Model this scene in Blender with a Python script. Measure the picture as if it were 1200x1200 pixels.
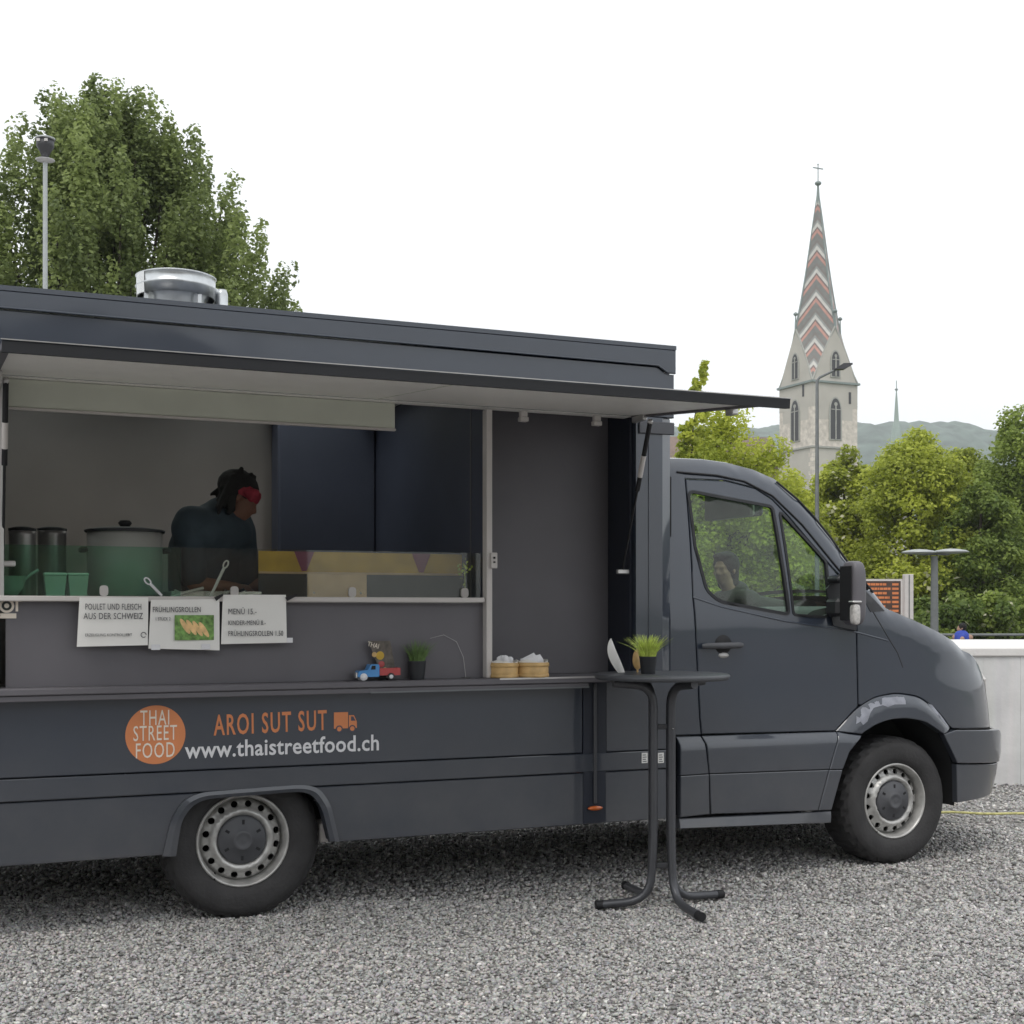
import bpy, bmesh, math, random
import numpy as np
from mathutils import Vector, Matrix, noise
from mathutils.geometry import delaunay_2d_cdt
C = bpy.context
scene = C.scene
for o in list(bpy.data.objects): bpy.data.objects.remove(o)
R = math.radians
random.seed(7)

# ------------------------------------------------------------ camera, sky, sun, exposure
cam_d = bpy.data.cameras.new('camera'); cam = bpy.data.objects.new('camera', cam_d)
scene.collection.objects.link(cam); scene.camera = cam
cam.location = (0, 0, 1.40); cam.rotation_euler = (R(90), 0, 0)
cam_d.sensor_width = 36; cam_d.lens = 46.5; cam_d.shift_y = 116 / 1200
cam_d.clip_start = .05; cam_d.clip_end = 6000
SUN_EL, SUN_ROT = 58, 200
w = bpy.data.worlds.new('World'); scene.world = w; w.use_nodes = True
nt = w.node_tree; nt.nodes.clear()
sky = nt.nodes.new('ShaderNodeTexSky'); sky.sky_type = 'NISHITA'; sky.sun_disc = False
sky.sun_elevation = R(SUN_EL); sky.sun_rotation = R(SUN_ROT)
sky.air_density = 1; sky.dust_density = 3
b1 = nt.nodes.new('ShaderNodeBackground'); b1.inputs[1].default_value = .10
b2 = nt.nodes.new('ShaderNodeBackground'); b2.inputs[0].default_value = (.965, .985, 1, 1); b2.inputs[1].default_value = 1.06
mx = nt.nodes.new('ShaderNodeMixShader'); mx.inputs[0].default_value = .88     # the closed white cloud deck
ow = nt.nodes.new('ShaderNodeOutputWorld')
nt.links.new(sky.outputs[0], b1.inputs[0]); nt.links.new(b1.outputs[0], mx.inputs[1])
nt.links.new(b2.outputs[0], mx.inputs[2]); nt.links.new(mx.outputs[0], ow.inputs[0])
sd = bpy.data.lights.new('sun', 'SUN'); sd.energy = .9; sd.angle = R(25); sd.color = (1, .96, .9)
so = bpy.data.objects.new('sun', sd); scene.collection.objects.link(so)
so.rotation_euler = (R(90 - SUN_EL), 0, R(180 - SUN_ROT))
scene.view_settings.view_transform = 'Standard'; scene.view_settings.look = 'None'
scene.view_settings.exposure = 0.42; scene.view_settings.gamma = 1
scene.view_settings.use_curve_mapping = False
scene.render.engine = 'CYCLES'
try:
    scene.cycles.max_bounces = 8; scene.cycles.transparent_max_bounces = 12
    scene.cycles.use_denoising = True
except Exception: pass

# ------------------------------------------------------------ materials
def mat(name, col, rough=.6, metal=0, coat=0, var=.12, vscale=6, bump=0, bscale=40, spec=.5, coords='Object', var2=0, emit=0):
    m = bpy.data.materials.new(name); m.use_nodes = True
    t = m.node_tree; p = t.nodes['Principled BSDF']
    p.inputs['Roughness'].default_value = rough; p.inputs['Metallic'].default_value = metal
    p.inputs['Coat Weight'].default_value = coat; p.inputs['Coat Roughness'].default_value = .06
    p.inputs['Specular IOR Level'].default_value = spec
    tc = t.nodes.new('ShaderNodeTexCoord')
    n = t.nodes.new('ShaderNodeTexNoise'); n.inputs['Scale'].default_value = vscale; n.inputs['Detail'].default_value = 5
    t.links.new(tc.outputs[coords], n.inputs['Vector'])
    r = t.nodes.new('ShaderNodeValToRGB')
    r.color_ramp.elements[0].position = .3; r.color_ramp.elements[1].position = .7
    r.color_ramp.elements[0].color = (*[c * (1 - var) for c in col[:3]], 1)
    r.color_ramp.elements[1].color = (*[min(1, c * (1 + var)) for c in col[:3]], 1)
    t.links.new(n.outputs['Fac'], r.inputs[0]); t.links.new(r.outputs[0], p.inputs['Base Color'])
    if bump:
        n2 = t.nodes.new('ShaderNodeTexNoise'); n2.inputs['Scale'].default_value = bscale; n2.inputs['Detail'].default_value = 6
        t.links.new(tc.outputs[coords], n2.inputs['Vector'])
        b = t.nodes.new('ShaderNodeBump'); b.inputs['Strength'].default_value = bump; b.inputs['Distance'].default_value = .01
        t.links.new(n2.outputs['Fac'], b.inputs['Height']); t.links.new(b.outputs[0], p.inputs['Normal'])
    return m
def glass(name, tint, refl=.9, dirt=.03):
    m = bpy.data.materials.new(name); m.use_nodes = True; t = m.node_tree; t.nodes.clear()
    o = t.nodes.new('ShaderNodeOutputMaterial'); tr = t.nodes.new('ShaderNodeBsdfTransparent'); tr.inputs[0].default_value = (*tint, 1)
    g = t.nodes.new('ShaderNodeBsdfGlossy'); g.inputs['Roughness'].default_value = .03; g.inputs[0].default_value = (refl, refl, refl, 1)
    f = t.nodes.new('ShaderNodeFresnel'); ge = t.nodes.new('ShaderNodeNewGeometry'); mr = t.nodes.new('ShaderNodeMapRange'); mr.inputs[3].default_value = 1.5; mr.inputs[4].default_value = .667; t.links.new(ge.outputs['Backfacing'], mr.inputs[0]); t.links.new(mr.outputs[0], f.inputs[0])
    d = t.nodes.new('ShaderNodeBsdfDiffuse'); d.inputs[0].default_value = (.5, .5, .48, 1)
    m1 = t.nodes.new('ShaderNodeMixShader'); m2 = t.nodes.new('ShaderNodeMixShader')
    n = t.nodes.new('ShaderNodeTexNoise'); n.inputs['Scale'].default_value = 7
    mu = t.nodes.new('ShaderNodeMath'); mu.operation = 'MULTIPLY'; mu.inputs[1].default_value = dirt * 2
    tc = t.nodes.new('ShaderNodeTexCoord'); t.links.new(tc.outputs['Object'], n.inputs['Vector'])
    t.links.new(n.outputs['Fac'], mu.inputs[0]); t.links.new(mu.outputs[0], m1.inputs[0])
    t.links.new(tr.outputs[0], m1.inputs[1]); t.links.new(d.outputs[0], m1.inputs[2])
    t.links.new(f.outputs[0], m2.inputs[0]); t.links.new(m1.outputs[0], m2.inputs[1]); t.links.new(g.outputs[0], m2.inputs[2])
    t.links.new(m2.outputs[0], o.inputs[0])
    return m
def paint():
    m = mat('anthracite_paint', (.018, .027, .045), rough=.34, coat=1.0, var=.08, vscale=1.3)
    t = m.node_tree; p = t.nodes['Principled BSDF']
    tc = t.nodes.new('ShaderNodeTexCoord')
    # dust film: thicker low on the body
    n = t.nodes.new('ShaderNodeTexNoise'); n.inputs['Scale'].default_value = 3.5; n.inputs['Detail'].default_value = 8; n.inputs['Roughness'].default_value = .65
    t.links.new(tc.outputs['Object'], n.inputs['Vector'])
    sx = t.nodes.new('ShaderNodeSeparateXYZ'); t.links.new(tc.outputs['Object'], sx.inputs[0])
    mr = t.nodes.new('ShaderNodeMapRange'); mr.inputs[1].default_value = .25; mr.inputs[2].default_value = 1.0; mr.inputs[3].default_value = .55; mr.inputs[4].default_value = .03
    t.links.new(sx.outputs[2], mr.inputs[0])
    mu = t.nodes.new('ShaderNodeMath'); mu.operation = 'MULTIPLY'; t.links.new(n.outputs['Fac'], mu.inputs[0]); t.links.new(mr.outputs[0], mu.inputs[1])
    mix = t.nodes.new('ShaderNodeMix'); mix.data_type = 'RGBA'
    src = [l for l in t.links if l.to_socket == p.inputs['Base Color']][0].from_socket
    t.links.new(mu.outputs[0], mix.inputs[0]); t.links.new(src, mix.inputs[6]); mix.inputs[7].default_value = (.16, .15, .14, 1)
    t.links.new(mix.outputs[2], p.inputs['Base Color'])
    mr2 = t.nodes.new('ShaderNodeMapRange'); mr2.inputs[3].default_value = .26; mr2.inputs[4].default_value = .46
    t.links.new(n.outputs['Fac'], mr2.inputs[0]); t.links.new(mr2.outputs[0], p.inputs['Roughness'])
    # faint orange peel and panel waviness
    n3 = t.nodes.new('ShaderNodeTexNoise'); n3.inputs['Scale'].default_value = 2.2; n3.inputs['Detail'].default_value = 1
    t.links.new(tc.outputs['Object'], n3.inputs['Vector'])
    b = t.nodes.new('ShaderNodeBump'); b.inputs['Strength'].default_value = .25; b.inputs['Distance'].default_value = .02
    t.links.new(n3.outputs['Fac'], b.inputs['Height']); t.links.new(b.outputs[0], p.inputs['Normal']); t.links.new(b.outputs[0], p.inputs['Coat Normal'])
    return m
M = dict(
    paint=paint(),
    panel=mat('dark_matte_panel', (.115, .110, .122), .50, var=.1, vscale=2),
    dark=mat('black_plastic', (.018, .019, .022), .5, var=.2),
    rubber=mat('tyre_rubber', (.030, .029, .030), .75, var=.25, vscale=9, bump=.3, bscale=60),
    seal=mat('rubber_seal', (.012, .013, .016), .6),
    under=mat('underbody', (.012, .012, .013), .9, var=.3),
    alu=mat('aluminium_trim', (.55, .54, .53), .35, metal=.75, var=.05),
    white_trim=mat('white_profile', (.55, .52, .50), .5, var=.05),
    flap_in=mat('flap_underside', (.92, .90, .86), .38, var=.02, vscale=3),
    pelmet=mat('grey_pelmet', (.56, .58, .50), .5, var=.05),
    steel=mat('brushed_steel', (.29, .27, .265), .30, metal=.55, var=.12, vscale=1.6),
    steel_b=mat('bright_steel', (.62, .62, .61), .25, metal=.9, var=.08),
    galv=mat('galvanised_sheet', (.60, .62, .63), .32, metal=.85, var=.15, vscale=14),
    seam_dark=mat('dark_seam_cover', (.014, .018, .030), .4, var=.1),
    navy=mat('dark_cabinet', (.050, .058, .092), .5, var=.15, vscale=2),
    wheel=mat('silver_wheel_paint', (.46, .455, .44), .40, metal=.5, var=.22, vscale=16),
    hubcap=mat('hub_cap_plastic', (.075, .077, .085), .5, var=.1),
    orange=mat('orange_print', (.62, .22, .085), .5, var=.06),
    print_w=mat('white_print', (.72, .72, .74), .5, var=.03),
    cream=mat('cream_print', (.78, .70, .60), .5, var=.03),
    amber=mat('amber_lens', (.60, .13, .02), .2, coat=.6, var=.1),
    clear=mat('clear_lens', (.50, .48, .46), .15, coat=.8, var=.25, vscale=60),
    seat=mat('grey_seat_cloth', (.06, .065, .07), .9, var=.2),
    dash=mat('dashboard_plastic', (.045, .055, .058), .6, var=.1),
    glass=glass('window_glass', (.74, .89, .78), refl=.95, dirt=.05),
    glass_g=glass('green_reflection_glass', (.66, .86, .76), dirt=.03),  # green tint stands in for trees reflected in the left pane
    glass_c=glass('clear_glass', (.90, .92, .88), refl=.6, dirt=.01),
    paper=mat('paper', (.80, .79, .76), .8, var=.03),
    ink=mat('grey_ink', (.10, .10, .11), .8),
    black=mat('near_black', (.008, .008, .01), .7),
    wood=mat('pale_board', (.58, .41, .26), .6, var=.12, vscale=12),
    bamboo=mat('bamboo', (.55, .36, .15), .55, var=.18, vscale=25),
    pot=mat('black_pot', (.022, .024, .028), .5),
    grassA=mat('lime_blade', (.55, .66, .13), .55, var=.35, vscale=40),
    grassB=mat('green_blade', (.12, .20, .06), .55, var=.4, vscale=40),
    blue=mat('blue_toy_paint', (.06, .25, .56), .3, coat=.4),
    red=mat('red_toy_paint', (.42, .05, .05), .35, coat=.3),
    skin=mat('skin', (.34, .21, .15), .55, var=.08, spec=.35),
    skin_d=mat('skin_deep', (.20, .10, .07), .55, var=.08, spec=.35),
    sky_glint=mat('painted_sky_glint', (.24, .25, .29), .5, var=.2, vscale=20),  # pale tone of the sky mirrored in the flare
    cooker=mat('pale_cooker_enamel', (.36, .35, .33), .4, var=.06),
    hair=mat('black_hair', (.007, .006, .006), .8, var=.3, vscale=60, bump=.6, bscale=120),
    teal=mat('teal_shirt', (.040, .058, .075), .85, var=.15, vscale=8, bump=.4, bscale=20),
    scarf=mat('red_headband', (.26, .022, .040), .8, var=.25, vscale=30),
    hoodie=mat('dark_olive_jacket', (.045, .05, .045), .85, var=.2, vscale=10, bump=.3, bscale=25),
    jacket=mat('blue_jacket', (.03, .06, .34), .8, var=.15),
    post=mat('grey_post', (.16, .17, .17), .55, metal=.3, var=.1),
    post_d=mat('dark_post', (.06, .06, .065), .5, metal=.3, var=.1),
    lamp=mat('pale_lamp_metal', (.40, .42, .42), .4, metal=.4, var=.05),
    concrete=mat('board_marked_concrete', (.62, .60, .575), .85, var=.12, vscale=2.5, bump=.4, bscale=12),
    yellow=mat('yellow_reflection_and_print', (.52, .33, .035), .5, var=.2, vscale=9),  # yellow reflection in the glass, also the booklet print
    purple=mat('plum_reflection', (.22, .05, .11), .6, var=.1),  # plum shapes of the reflection in the glass
    lamp_d=mat('worn_trim', (.16, .17, .18), .45, metal=.4),
    tube=mat('table_frame_enamel', (.075, .077, .085), .38, metal=.35, var=.08),
    top=mat('table_top_laminate', (.075, .079, .088), .42, var=.08, vscale=20),
)
# ------------------------------------------------------------ object helpers
def link(o): scene.collection.objects.link(o); return o
def setm(o, parent=None, label=None, cat=None, group=None, kind=None):
    if parent is not None: o.parent = parent
    if label: o['label'] = label
    if cat: o['category'] = cat
    if group: o['group'] = group
    if kind: o['kind'] = kind
    return o
def empty(name, loc, rz=0, label=None, cat=None, group=None, parent=None):
    o = link(bpy.data.objects.new(name, None)); o.location = loc; o.rotation_euler = (0, 0, rz)
    o.empty_display_size = .1
    return setm(o, parent, label, cat, group)
class MB:
    def __init__(s): s.v = []; s.f = []; s.mi = []; s.sm = []
    def add(s, vs, fs, mi=0, sm=False):
        o = len(s.v); s.v += [tuple(p) for p in vs]
        for f in fs: s.f.append([i + o for i in f]); s.mi.append(mi); s.sm.append(sm)
        return s
    def box(s, a, b, mi=0, bev=0):
        x0, y0, z0 = a; x1, y1, z1 = b
        if x0 > x1: x0, x1 = x1, x0
        if y0 > y1: y0, y1 = y1, y0
        if z0 > z1: z0, z1 = z1, z0
        bev = min(bev, (x1 - x0) * .45, (y1 - y0) * .45, (z1 - z0) * .45)
        if bev <= 0:
            v = [(x, y, z) for x in (x0, x1) for y in (y0, y1) for z in (z0, z1)]
            return s.add(v, [(0, 1, 3, 2), (4, 6, 7, 5), (0, 4, 5, 1), (2, 3, 7, 6), (0, 2, 6, 4), (1, 5, 7, 3)], mi)
        v = []; idx = {}
        for ix, x in enumerate((x0, x1)):
            for iy, y in enumerate((y0, y1)):
                for iz, z in enumerate((z0, z1)):
                    sx, sy, sz = (1 - 2 * ix) * bev, (1 - 2 * iy) * bev, (1 - 2 * iz) * bev
                    idx[ix, iy, iz, 'x'] = len(v); v.append((x, y + sy, z + sz))
                    idx[ix, iy, iz, 'y'] = len(v); v.append((x + sx, y, z + sz))
                    idx[ix, iy, iz, 'z'] = len(v); v.append((x + sx, y + sy, z))
        f = []
        q = ((0, 0), (0, 1), (1, 1), (1, 0))
        for i in (0, 1):
            f.append([idx[i, a_, b_, 'x'] for a_, b_ in q]); f.append([idx[a_, i, b_, 'y'] for a_, b_ in q]); f.append([idx[a_, b_, i, 'z'] for a_, b_ in q])
        for i in (0, 1):
            for j in (0, 1):
                f.append([idx[i, j, 0, 'x'], idx[i, j, 1, 'x'], idx[i, j, 1, 'y'], idx[i, j, 0, 'y']])
                f.append([idx[i, 0, j, 'x'], idx[i, 1, j, 'x'], idx[i, 1, j, 'z'], idx[i, 0, j, 'z']])
                f.append([idx[0, i, j, 'y'], idx[1, i, j, 'y'], idx[1, i, j, 'z'], idx[0, i, j, 'z']])
                for k in (0, 1): f.append([idx[i, j, k, 'x'], idx[i, j, k, 'y'], idx[i, j, k, 'z']])
        return s.add(v, f, mi)
    def tube(s, pts, rad, n=8, mi=0, cap=True):
        pts = [Vector(p) for p in pts]; k = len(pts)
        rads = rad if hasattr(rad, '__len__') else [rad] * k
        vs = []; up = Vector((0, 0, 1)); prev = None
        for i, p in enumerate(pts):
            t = (pts[min(i + 1, k - 1)] - pts[max(i - 1, 0)]).normalized()
            if prev is None:
                a = t.cross(up if abs(t.z) < .9 else Vector((1, 0, 0))).normalized()
            else:
                a = (prev - t * prev.dot(t)).normalized()
            prev = a; b = t.cross(a)
            for j in range(n):
                an = 2 * math.pi * j / n
                vs.append(p + (a * math.cos(an) + b * math.sin(an)) * rads[i])
        fs = [[i * n + j, i * n + (j + 1) % n, (i + 1) * n + (j + 1) % n, (i + 1) * n + j] for i in range(k - 1) for j in range(n)]
        s.add(vs, fs, mi, True)
        if cap:
            s.add(vs[:n], [list(range(n))[::-1]], mi); s.add(vs[-n:], [list(range(n))], mi)
        return s
    def lathe(s, prof, n=32, axis='z', c=(0, 0, 0), mi=0, sm=True, mis=None):
        vs = []
        for (r, h) in prof:
            for j in range(n):
                a = 2 * math.pi * j / n; x, y = r * math.cos(a), r * math.sin(a)
                p = (x, y, h) if axis == 'z' else (x, h, y) if axis == 'y' else (h, x, y)
                vs.append((p[0] + c[0], p[1] + c[1], p[2] + c[2]))
        o = len(s.v); s.v += vs
        for i in range(len(prof) - 1):
            for j in range(n):
                s.f.append([o + i * n + j, o + i * n + (j + 1) % n, o + (i + 1) * n + (j + 1) % n, o + (i + 1) * n + j])
                s.mi.append(mis[i] if mis else mi); s.sm.append(sm)
        return s
    def quadstrip(s, rows, mi=0, sm=True):
        n = len(rows[0]); vs = [p for r in rows for p in r]
        return s.add(vs, [[i * n + j, i * n + j + 1, (i + 1) * n + j + 1, (i + 1) * n + j] for i in range(len(rows) - 1) for j in range(n - 1)], mi, sm)
    def prism(s, poly, f0, f1, mi=0):
        """poly 2-D list, f0/f1 map (a,b) to 3-D"""
        n = len(poly); a = [f0(*p) for p in poly]; b = [f1(*p) for p in poly]
        return s.add(a + b, [list(range(n)), list(range(n, 2 * n))[::-1]] + [[i, (i + 1) % n, n + (i + 1) % n, n + i] for i in range(n)], mi)
    def build(s, name, m, parent=None, **kw):
        me = bpy.data.meshes.new(name); me.from_pydata(s.v, [], s.f)
        for x in (m if isinstance(m, (list, tuple)) else [m]): me.materials.append(x)
        me.polygons.foreach_set('material_index', s.mi); me.polygons.foreach_set('use_smooth', s.sm)
        bm = bmesh.new(); bm.from_mesh(me); bmesh.ops.recalc_face_normals(bm, faces=bm.faces); bm.to_mesh(me); bm.free()
        me.update()
        return setm(link(bpy.data.objects.new(name, me)), parent, **kw)
def copy_tree(o, parent=None):
    c = o.copy(); link(c)
    if parent is not None: c.parent = parent
    for ch in list(o.children): copy_tree(ch, c)
    return c
def text_obj(name, s, h, m, parent, T, sx=1.0, track=1.0, align='CENTER', ext=.0006, lines=1.0, shear=0, bold=0):
    cu = bpy.data.curves.new(name, 'FONT'); cu.body = s; cu.size = h; cu.align_x = align; cu.align_y = 'CENTER'
    cu.extrude = ext; cu.space_character = track; cu.space_line = lines; cu.resolution_u = 3; cu.shear = shear; cu.offset = bold
    o = bpy.data.objects.new(name, cu); link(o)
    C.view_layer.update()
    me = bpy.data.meshes.new_from_object(o.evaluated_get(C.evaluated_depsgraph_get()))
    bpy.data.objects.remove(o)
    me.materials.clear(); me.materials.append(m)
    me.transform(T @ Matrix.Diagonal((sx, 1, 1, 1)))
    return setm(link(bpy.data.objects.new(name, me)), parent)
def TX(x, y, z, tilt=0, rot=0):   # text plane facing -y in the parent's frame
    return Matrix.Translation((x, y, z)) @ Matrix.Rotation(rot, 4, 'Y') @ Matrix.Rotation(R(90) + tilt, 4, 'X')
def rpoly(poly, r, n=4):
    """round the corners of a polygon"""
    out = []; k = len(poly)
    for i in range(k):
        p = Vector(poly[i]); a = Vector(poly[i - 1]) - p; b = Vector(poly[(i + 1) % k]) - p
        rr = min(r if not hasattr(r, '__len__') else r[i], a.length * .45, b.length * .45)
        if rr < 1e-4: out.append(tuple(p)); continue
        A = p + a.normalized() * rr; B = p + b.normalized() * rr
        for j in range(n + 1):
            t = j / n; q = A * (1 - t) ** 2 + p * 2 * t * (1 - t) + B * t * t
            out.append((q.x, q.y))
    return out
def inset(poly, d):
    """move each edge of a polygon inwards by d"""
    k = len(poly); ar = sum(poly[i][0] * poly[(i + 1) % k][1] - poly[(i + 1) % k][0] * poly[i][1] for i in range(k))
    sg = 1 if ar > 0 else -1; out = []
    for i in range(k):
        p = Vector(poly[i]); e1 = (p - Vector(poly[i - 1])); e2 = (Vector(poly[(i + 1) % k]) - p)
        if e1.length < 1e-6 or e2.length < 1e-6: out.append(tuple(p)); continue
        e1.normalize(); e2.normalize()
        n1 = Vector((-e1.y, e1.x)) * sg; n2 = Vector((-e2.y, e2.x)) * sg
        m_ = n1 + n2
        if m_.length < 1e-6: out.append(tuple(p + n1 * d)); continue
        m_.normalize(); c = max(.35, m_.dot(n1)); q = p + m_ * (d / c); out.append((q.x, q.y))
    return out
def in_poly(x, y, P):
    c = False; j = len(P) - 1
    for i in range(len(P)):
        xi, yi = P[i]; xj, yj = P[j]
        if (yi > y) != (yj > y) and x < (xj - xi) * (y - yi) / (yj - yi) + xi: c = not c
        j = i
    return c
def seg_d(x, y, P, closed=True):
    d = 1e9; k = len(P)
    for i in range(k if closed else k - 1):
        x0, y0 = P[i]; x1, y1 = P[(i + 1) % k]; dx, dy = x1 - x0, y1 - y0; L = dx * dx + dy * dy
        t = 0 if L == 0 else max(0, min(1, ((x - x0) * dx + (y - y0) * dy) / L))
        d = min(d, math.hypot(x - x0 - t * dx, y - y0 - t * dy))
    return d
def resample(P, step, closed=True):
    out = []; k = len(P)
    for i in range(k if closed else k - 1):
        a, b = P[i], P[(i + 1) % k]; n = max(1, int(math.hypot(b[0] - a[0], b[1] - a[1]) / step + .5))
        for j in range(n): out.append((a[0] + (b[0] - a[0]) * j / n, a[1] + (b[1] - a[1]) * j / n))
    if not closed: out.append(P[-1])
    return out
def sheet(outline, holes, fv, step=.04, gap=.003, skirt=.02, hole_gap=0, hskirt=None, bev=.004):
    """a panel: outline in (u,z) with holes, laid on the surface v = fv(u,z), edges turned inwards"""
    mb = MB(); OO = resample(inset(outline, gap) if gap else outline, step); bev = bev if skirt and gap else 0; O_ = inset(OO, bev) if bev else OO
    H_ = [resample(inset(h, -hole_gap) if hole_gap else h, step) for h in holes]
    loops = [O_] + H_; pts = []; edges = []
    for L in loops:
        o = len(pts); pts += L; edges += [(o + i, o + (i + 1) % len(L)) for i in range(len(L))]
    xs = [p[0] for p in O_]; ys = [p[1] for p in O_]
    if step < 5:
        nx = int((max(xs) - min(xs)) / step) + 1; ny = int((max(ys) - min(ys)) / step) + 1
        for i in range(1, nx):
            for j in range(1, ny):
                x = min(xs) + i * (max(xs) - min(xs)) / nx; y = min(ys) + j * (max(ys) - min(ys)) / ny
                if in_poly(x, y, O_) and all(not in_poly(x, y, h) for h in H_) and min(seg_d(x, y, L) for L in loops) > step * .62:
                    pts.append((x, y))
    vo, eo, fo, ov, oe, of = delaunay_2d_cdt([Vector(p) for p in pts], edges, [], 0, 1e-5)
    V = [(p.x, fv(p.x, p.y), p.y) for p in vo]; F = []
    for f in fo:
        cx = sum(vo[i].x for i in f) / 3; cy = sum(vo[i].y for i in f) / 3
        if in_poly(cx, cy, O_) and all(not in_poly(cx, cy, h) for h in H_): F.append(list(f))
    mb.add(V, F, 0, True)
    if skirt:
        for li, L in enumerate(loops):
            sk = skirt if li == 0 or hskirt is None else hskirt
            if li == 0 and bev:
                k = len(L); a = [(x, fv(x, y), y) for x, y in L]; L = OO; b = [(x, fv(x, y) + bev * .8, y) for x, y in L]
                mb.add(a + b, [[i, (i + 1) % k, k + (i + 1) % k, k + i] for i in range(k)], 0, False)
                b2 = [(x, fv(x, y) + sk, y) for x, y in L]; mb.add(b + b2, [[i, (i + 1) % k, k + (i + 1) % k, k + i] for i in range(k)], 0, False); continue
            k = len(L); a = [(x, fv(x, y), y) for x, y in L]; b = [(x, fv(x, y) + sk, y) for x, y in L]
            mb.add(a + b, [[i, (i + 1) % k, k + (i + 1) % k, k + i] for i in range(k)], 0, False)
    return mb
def mirror_mb(mb, vc):
    m = MB(); m.v = [(x, 2 * vc - y, z) for x, y, z in mb.v]; m.f = [list(f)[::-1] for f in mb.f]; m.mi = list(mb.mi); m.sm = list(mb.sm)
    return m
# ------------------------------------------------------------ cab surface
OUT = [(2.365,2.22),(2.508,2.222),(2.668,2.21),(2.828,2.179),(2.959,2.131),(3.084,2.035),(3.182,1.936),(3.279,1.819),(3.351,1.714),(3.428,1.629),(3.521,1.525),(3.612,1.419),(3.67,1.4),(3.819,1.347),(4.003,1.282),(4.127,1.232),(4.222,1.177)]
OUT = [(2.19, 2.215)] + OUT
NOSE = [(4.402,1.085),(4.454,0.973),(4.48,0.819),(4.493,0.702)]
BUMP = [(4.559,0.679),(4.559,0.561),(4.533,0.435),(4.493,0.314)]
VC = .965
def lerp_tab(T, z):
    T = sorted(T)
    if z <= T[0][0]: return T[0][1]
    for (a, b), (c, d) in zip(T, T[1:]):
        if z <= c: return b + (d - b) * (z - a) / (c - a)
    return T[-1][1]
NT = [(z, u) for u, z in NOSE] + [(1.30, 4.36)]
BT = [(z, u) for u, z in BUMP]
def v0(z): return -.03 if z < 1.35 else -.03 + .14 * ((z - 1.35) / .8) ** 1.4
def nose_add(u, us):
    t = max(0, min(.97, (u - (us - .58)) / .65)); return .35 * (1 - math.sqrt(1 - t * t))
def sv(u, z):
    v = v0(z) + nose_add(u, lerp_tab(NT, z))
    e = seg_d(u, z, OUT, False) / .09
    if e < 1: v += .07 * (1 - math.sqrt(max(0, 1 - (1 - e) ** 2)))
    return v
def sm01(t): t = max(0, min(1, t)); return t * t * (3 - 2 * t)
def clad(u, z): return sv(u, z) - .045 * sm01((.762 - z) / .065)
def svb(u, z): return v0(z) - .025 + nose_add(u, lerp_tab(BT, z))

truck = empty('food_truck', (-1.212, 5.985, 0), R(23.2), 'anthracite food truck with open serving hatch parked on the gravel', 'food truck')
T_ = truck
P = M['paint']
# ------------------------------------------------------------ box body
V = -.07; UR = 2.195; UL = -2.05; VF = 2.05; ZT = 2.737
arch_in = [(-0.315,0.327),(-0.292,0.479),(-0.248,0.543),(-0.189,0.57),(0.241,0.581),(0.297,0.563),(0.341,0.494),(0.377,0.347)]
arch_out = [(-0.373,0.331),(-0.336,0.489),(-0.285,0.572),(-0.207,0.601),(0.241,0.612),(0.325,0.596),(0.381,0.515),(0.421,0.34)]
def flat(v): return lambda u, z: v
skirt = [(UL, .335), (arch_out[0][0] + .005, .333)] + rpoly([(u, z) for u, z in arch_in], .02)[0:0] + [(u + .004, z) for u, z in arch_in[:]] + [(arch_in[-1][0] + .01, .335), (UR, .337), (UR, .594), (UL, .600)]
skirt = [(UL, .332), (arch_in[0][0], .332)] + arch_in[1:-1] + [(arch_in[-1][0], .336), (UR, .337), (UR, .594), (UL, .600)]
sheet(skirt, [], flat(V), step=9, gap=.0015, skirt=.03).build('skirt_panel', P, T_)
sheet([(UL, .602), (UR, .596), (UR, .690), (UL, .700)], [], lambda u, z: V - .007, step=9, gap=.0015, skirt=.012).build('belt_strip', P, T_)
sheet([(UL, .702), (1.672, .692), (1.672, 1.046), (UL, 1.052)], [], flat(V), step=9, gap=.0015, skirt=.03).build('lower_side_panel', P, T_)
sheet([(1.80, .692), (UR, .691), (UR, 1.046), (1.80, 1.046)], [], flat(V), step=9, gap=.0015, skirt=.03).build('lower_side_panel', P, T_)
m = MB(); m.box((1.673, V - .003, .345), (1.799, V + .02, 1.045)); m.build('seam_cover', M['seam_dark'], T_)
m = MB(); m.box((1.728, V - .014, .44), (1.745, V - .003, 1.04), 0, .003); m.build('seam_rail', M['tube'], T_)
m = MB(); m.lathe([(0, 0), (.042, 0), (.038, -.008), (0, -.011)], 20, 'y'); m.v = [(x * 1.0 + 1.733, y + V - .0145, z * .28 + .418) for x, y, z in m.v]; m.build('side_marker', M['amber'], T_)
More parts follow.
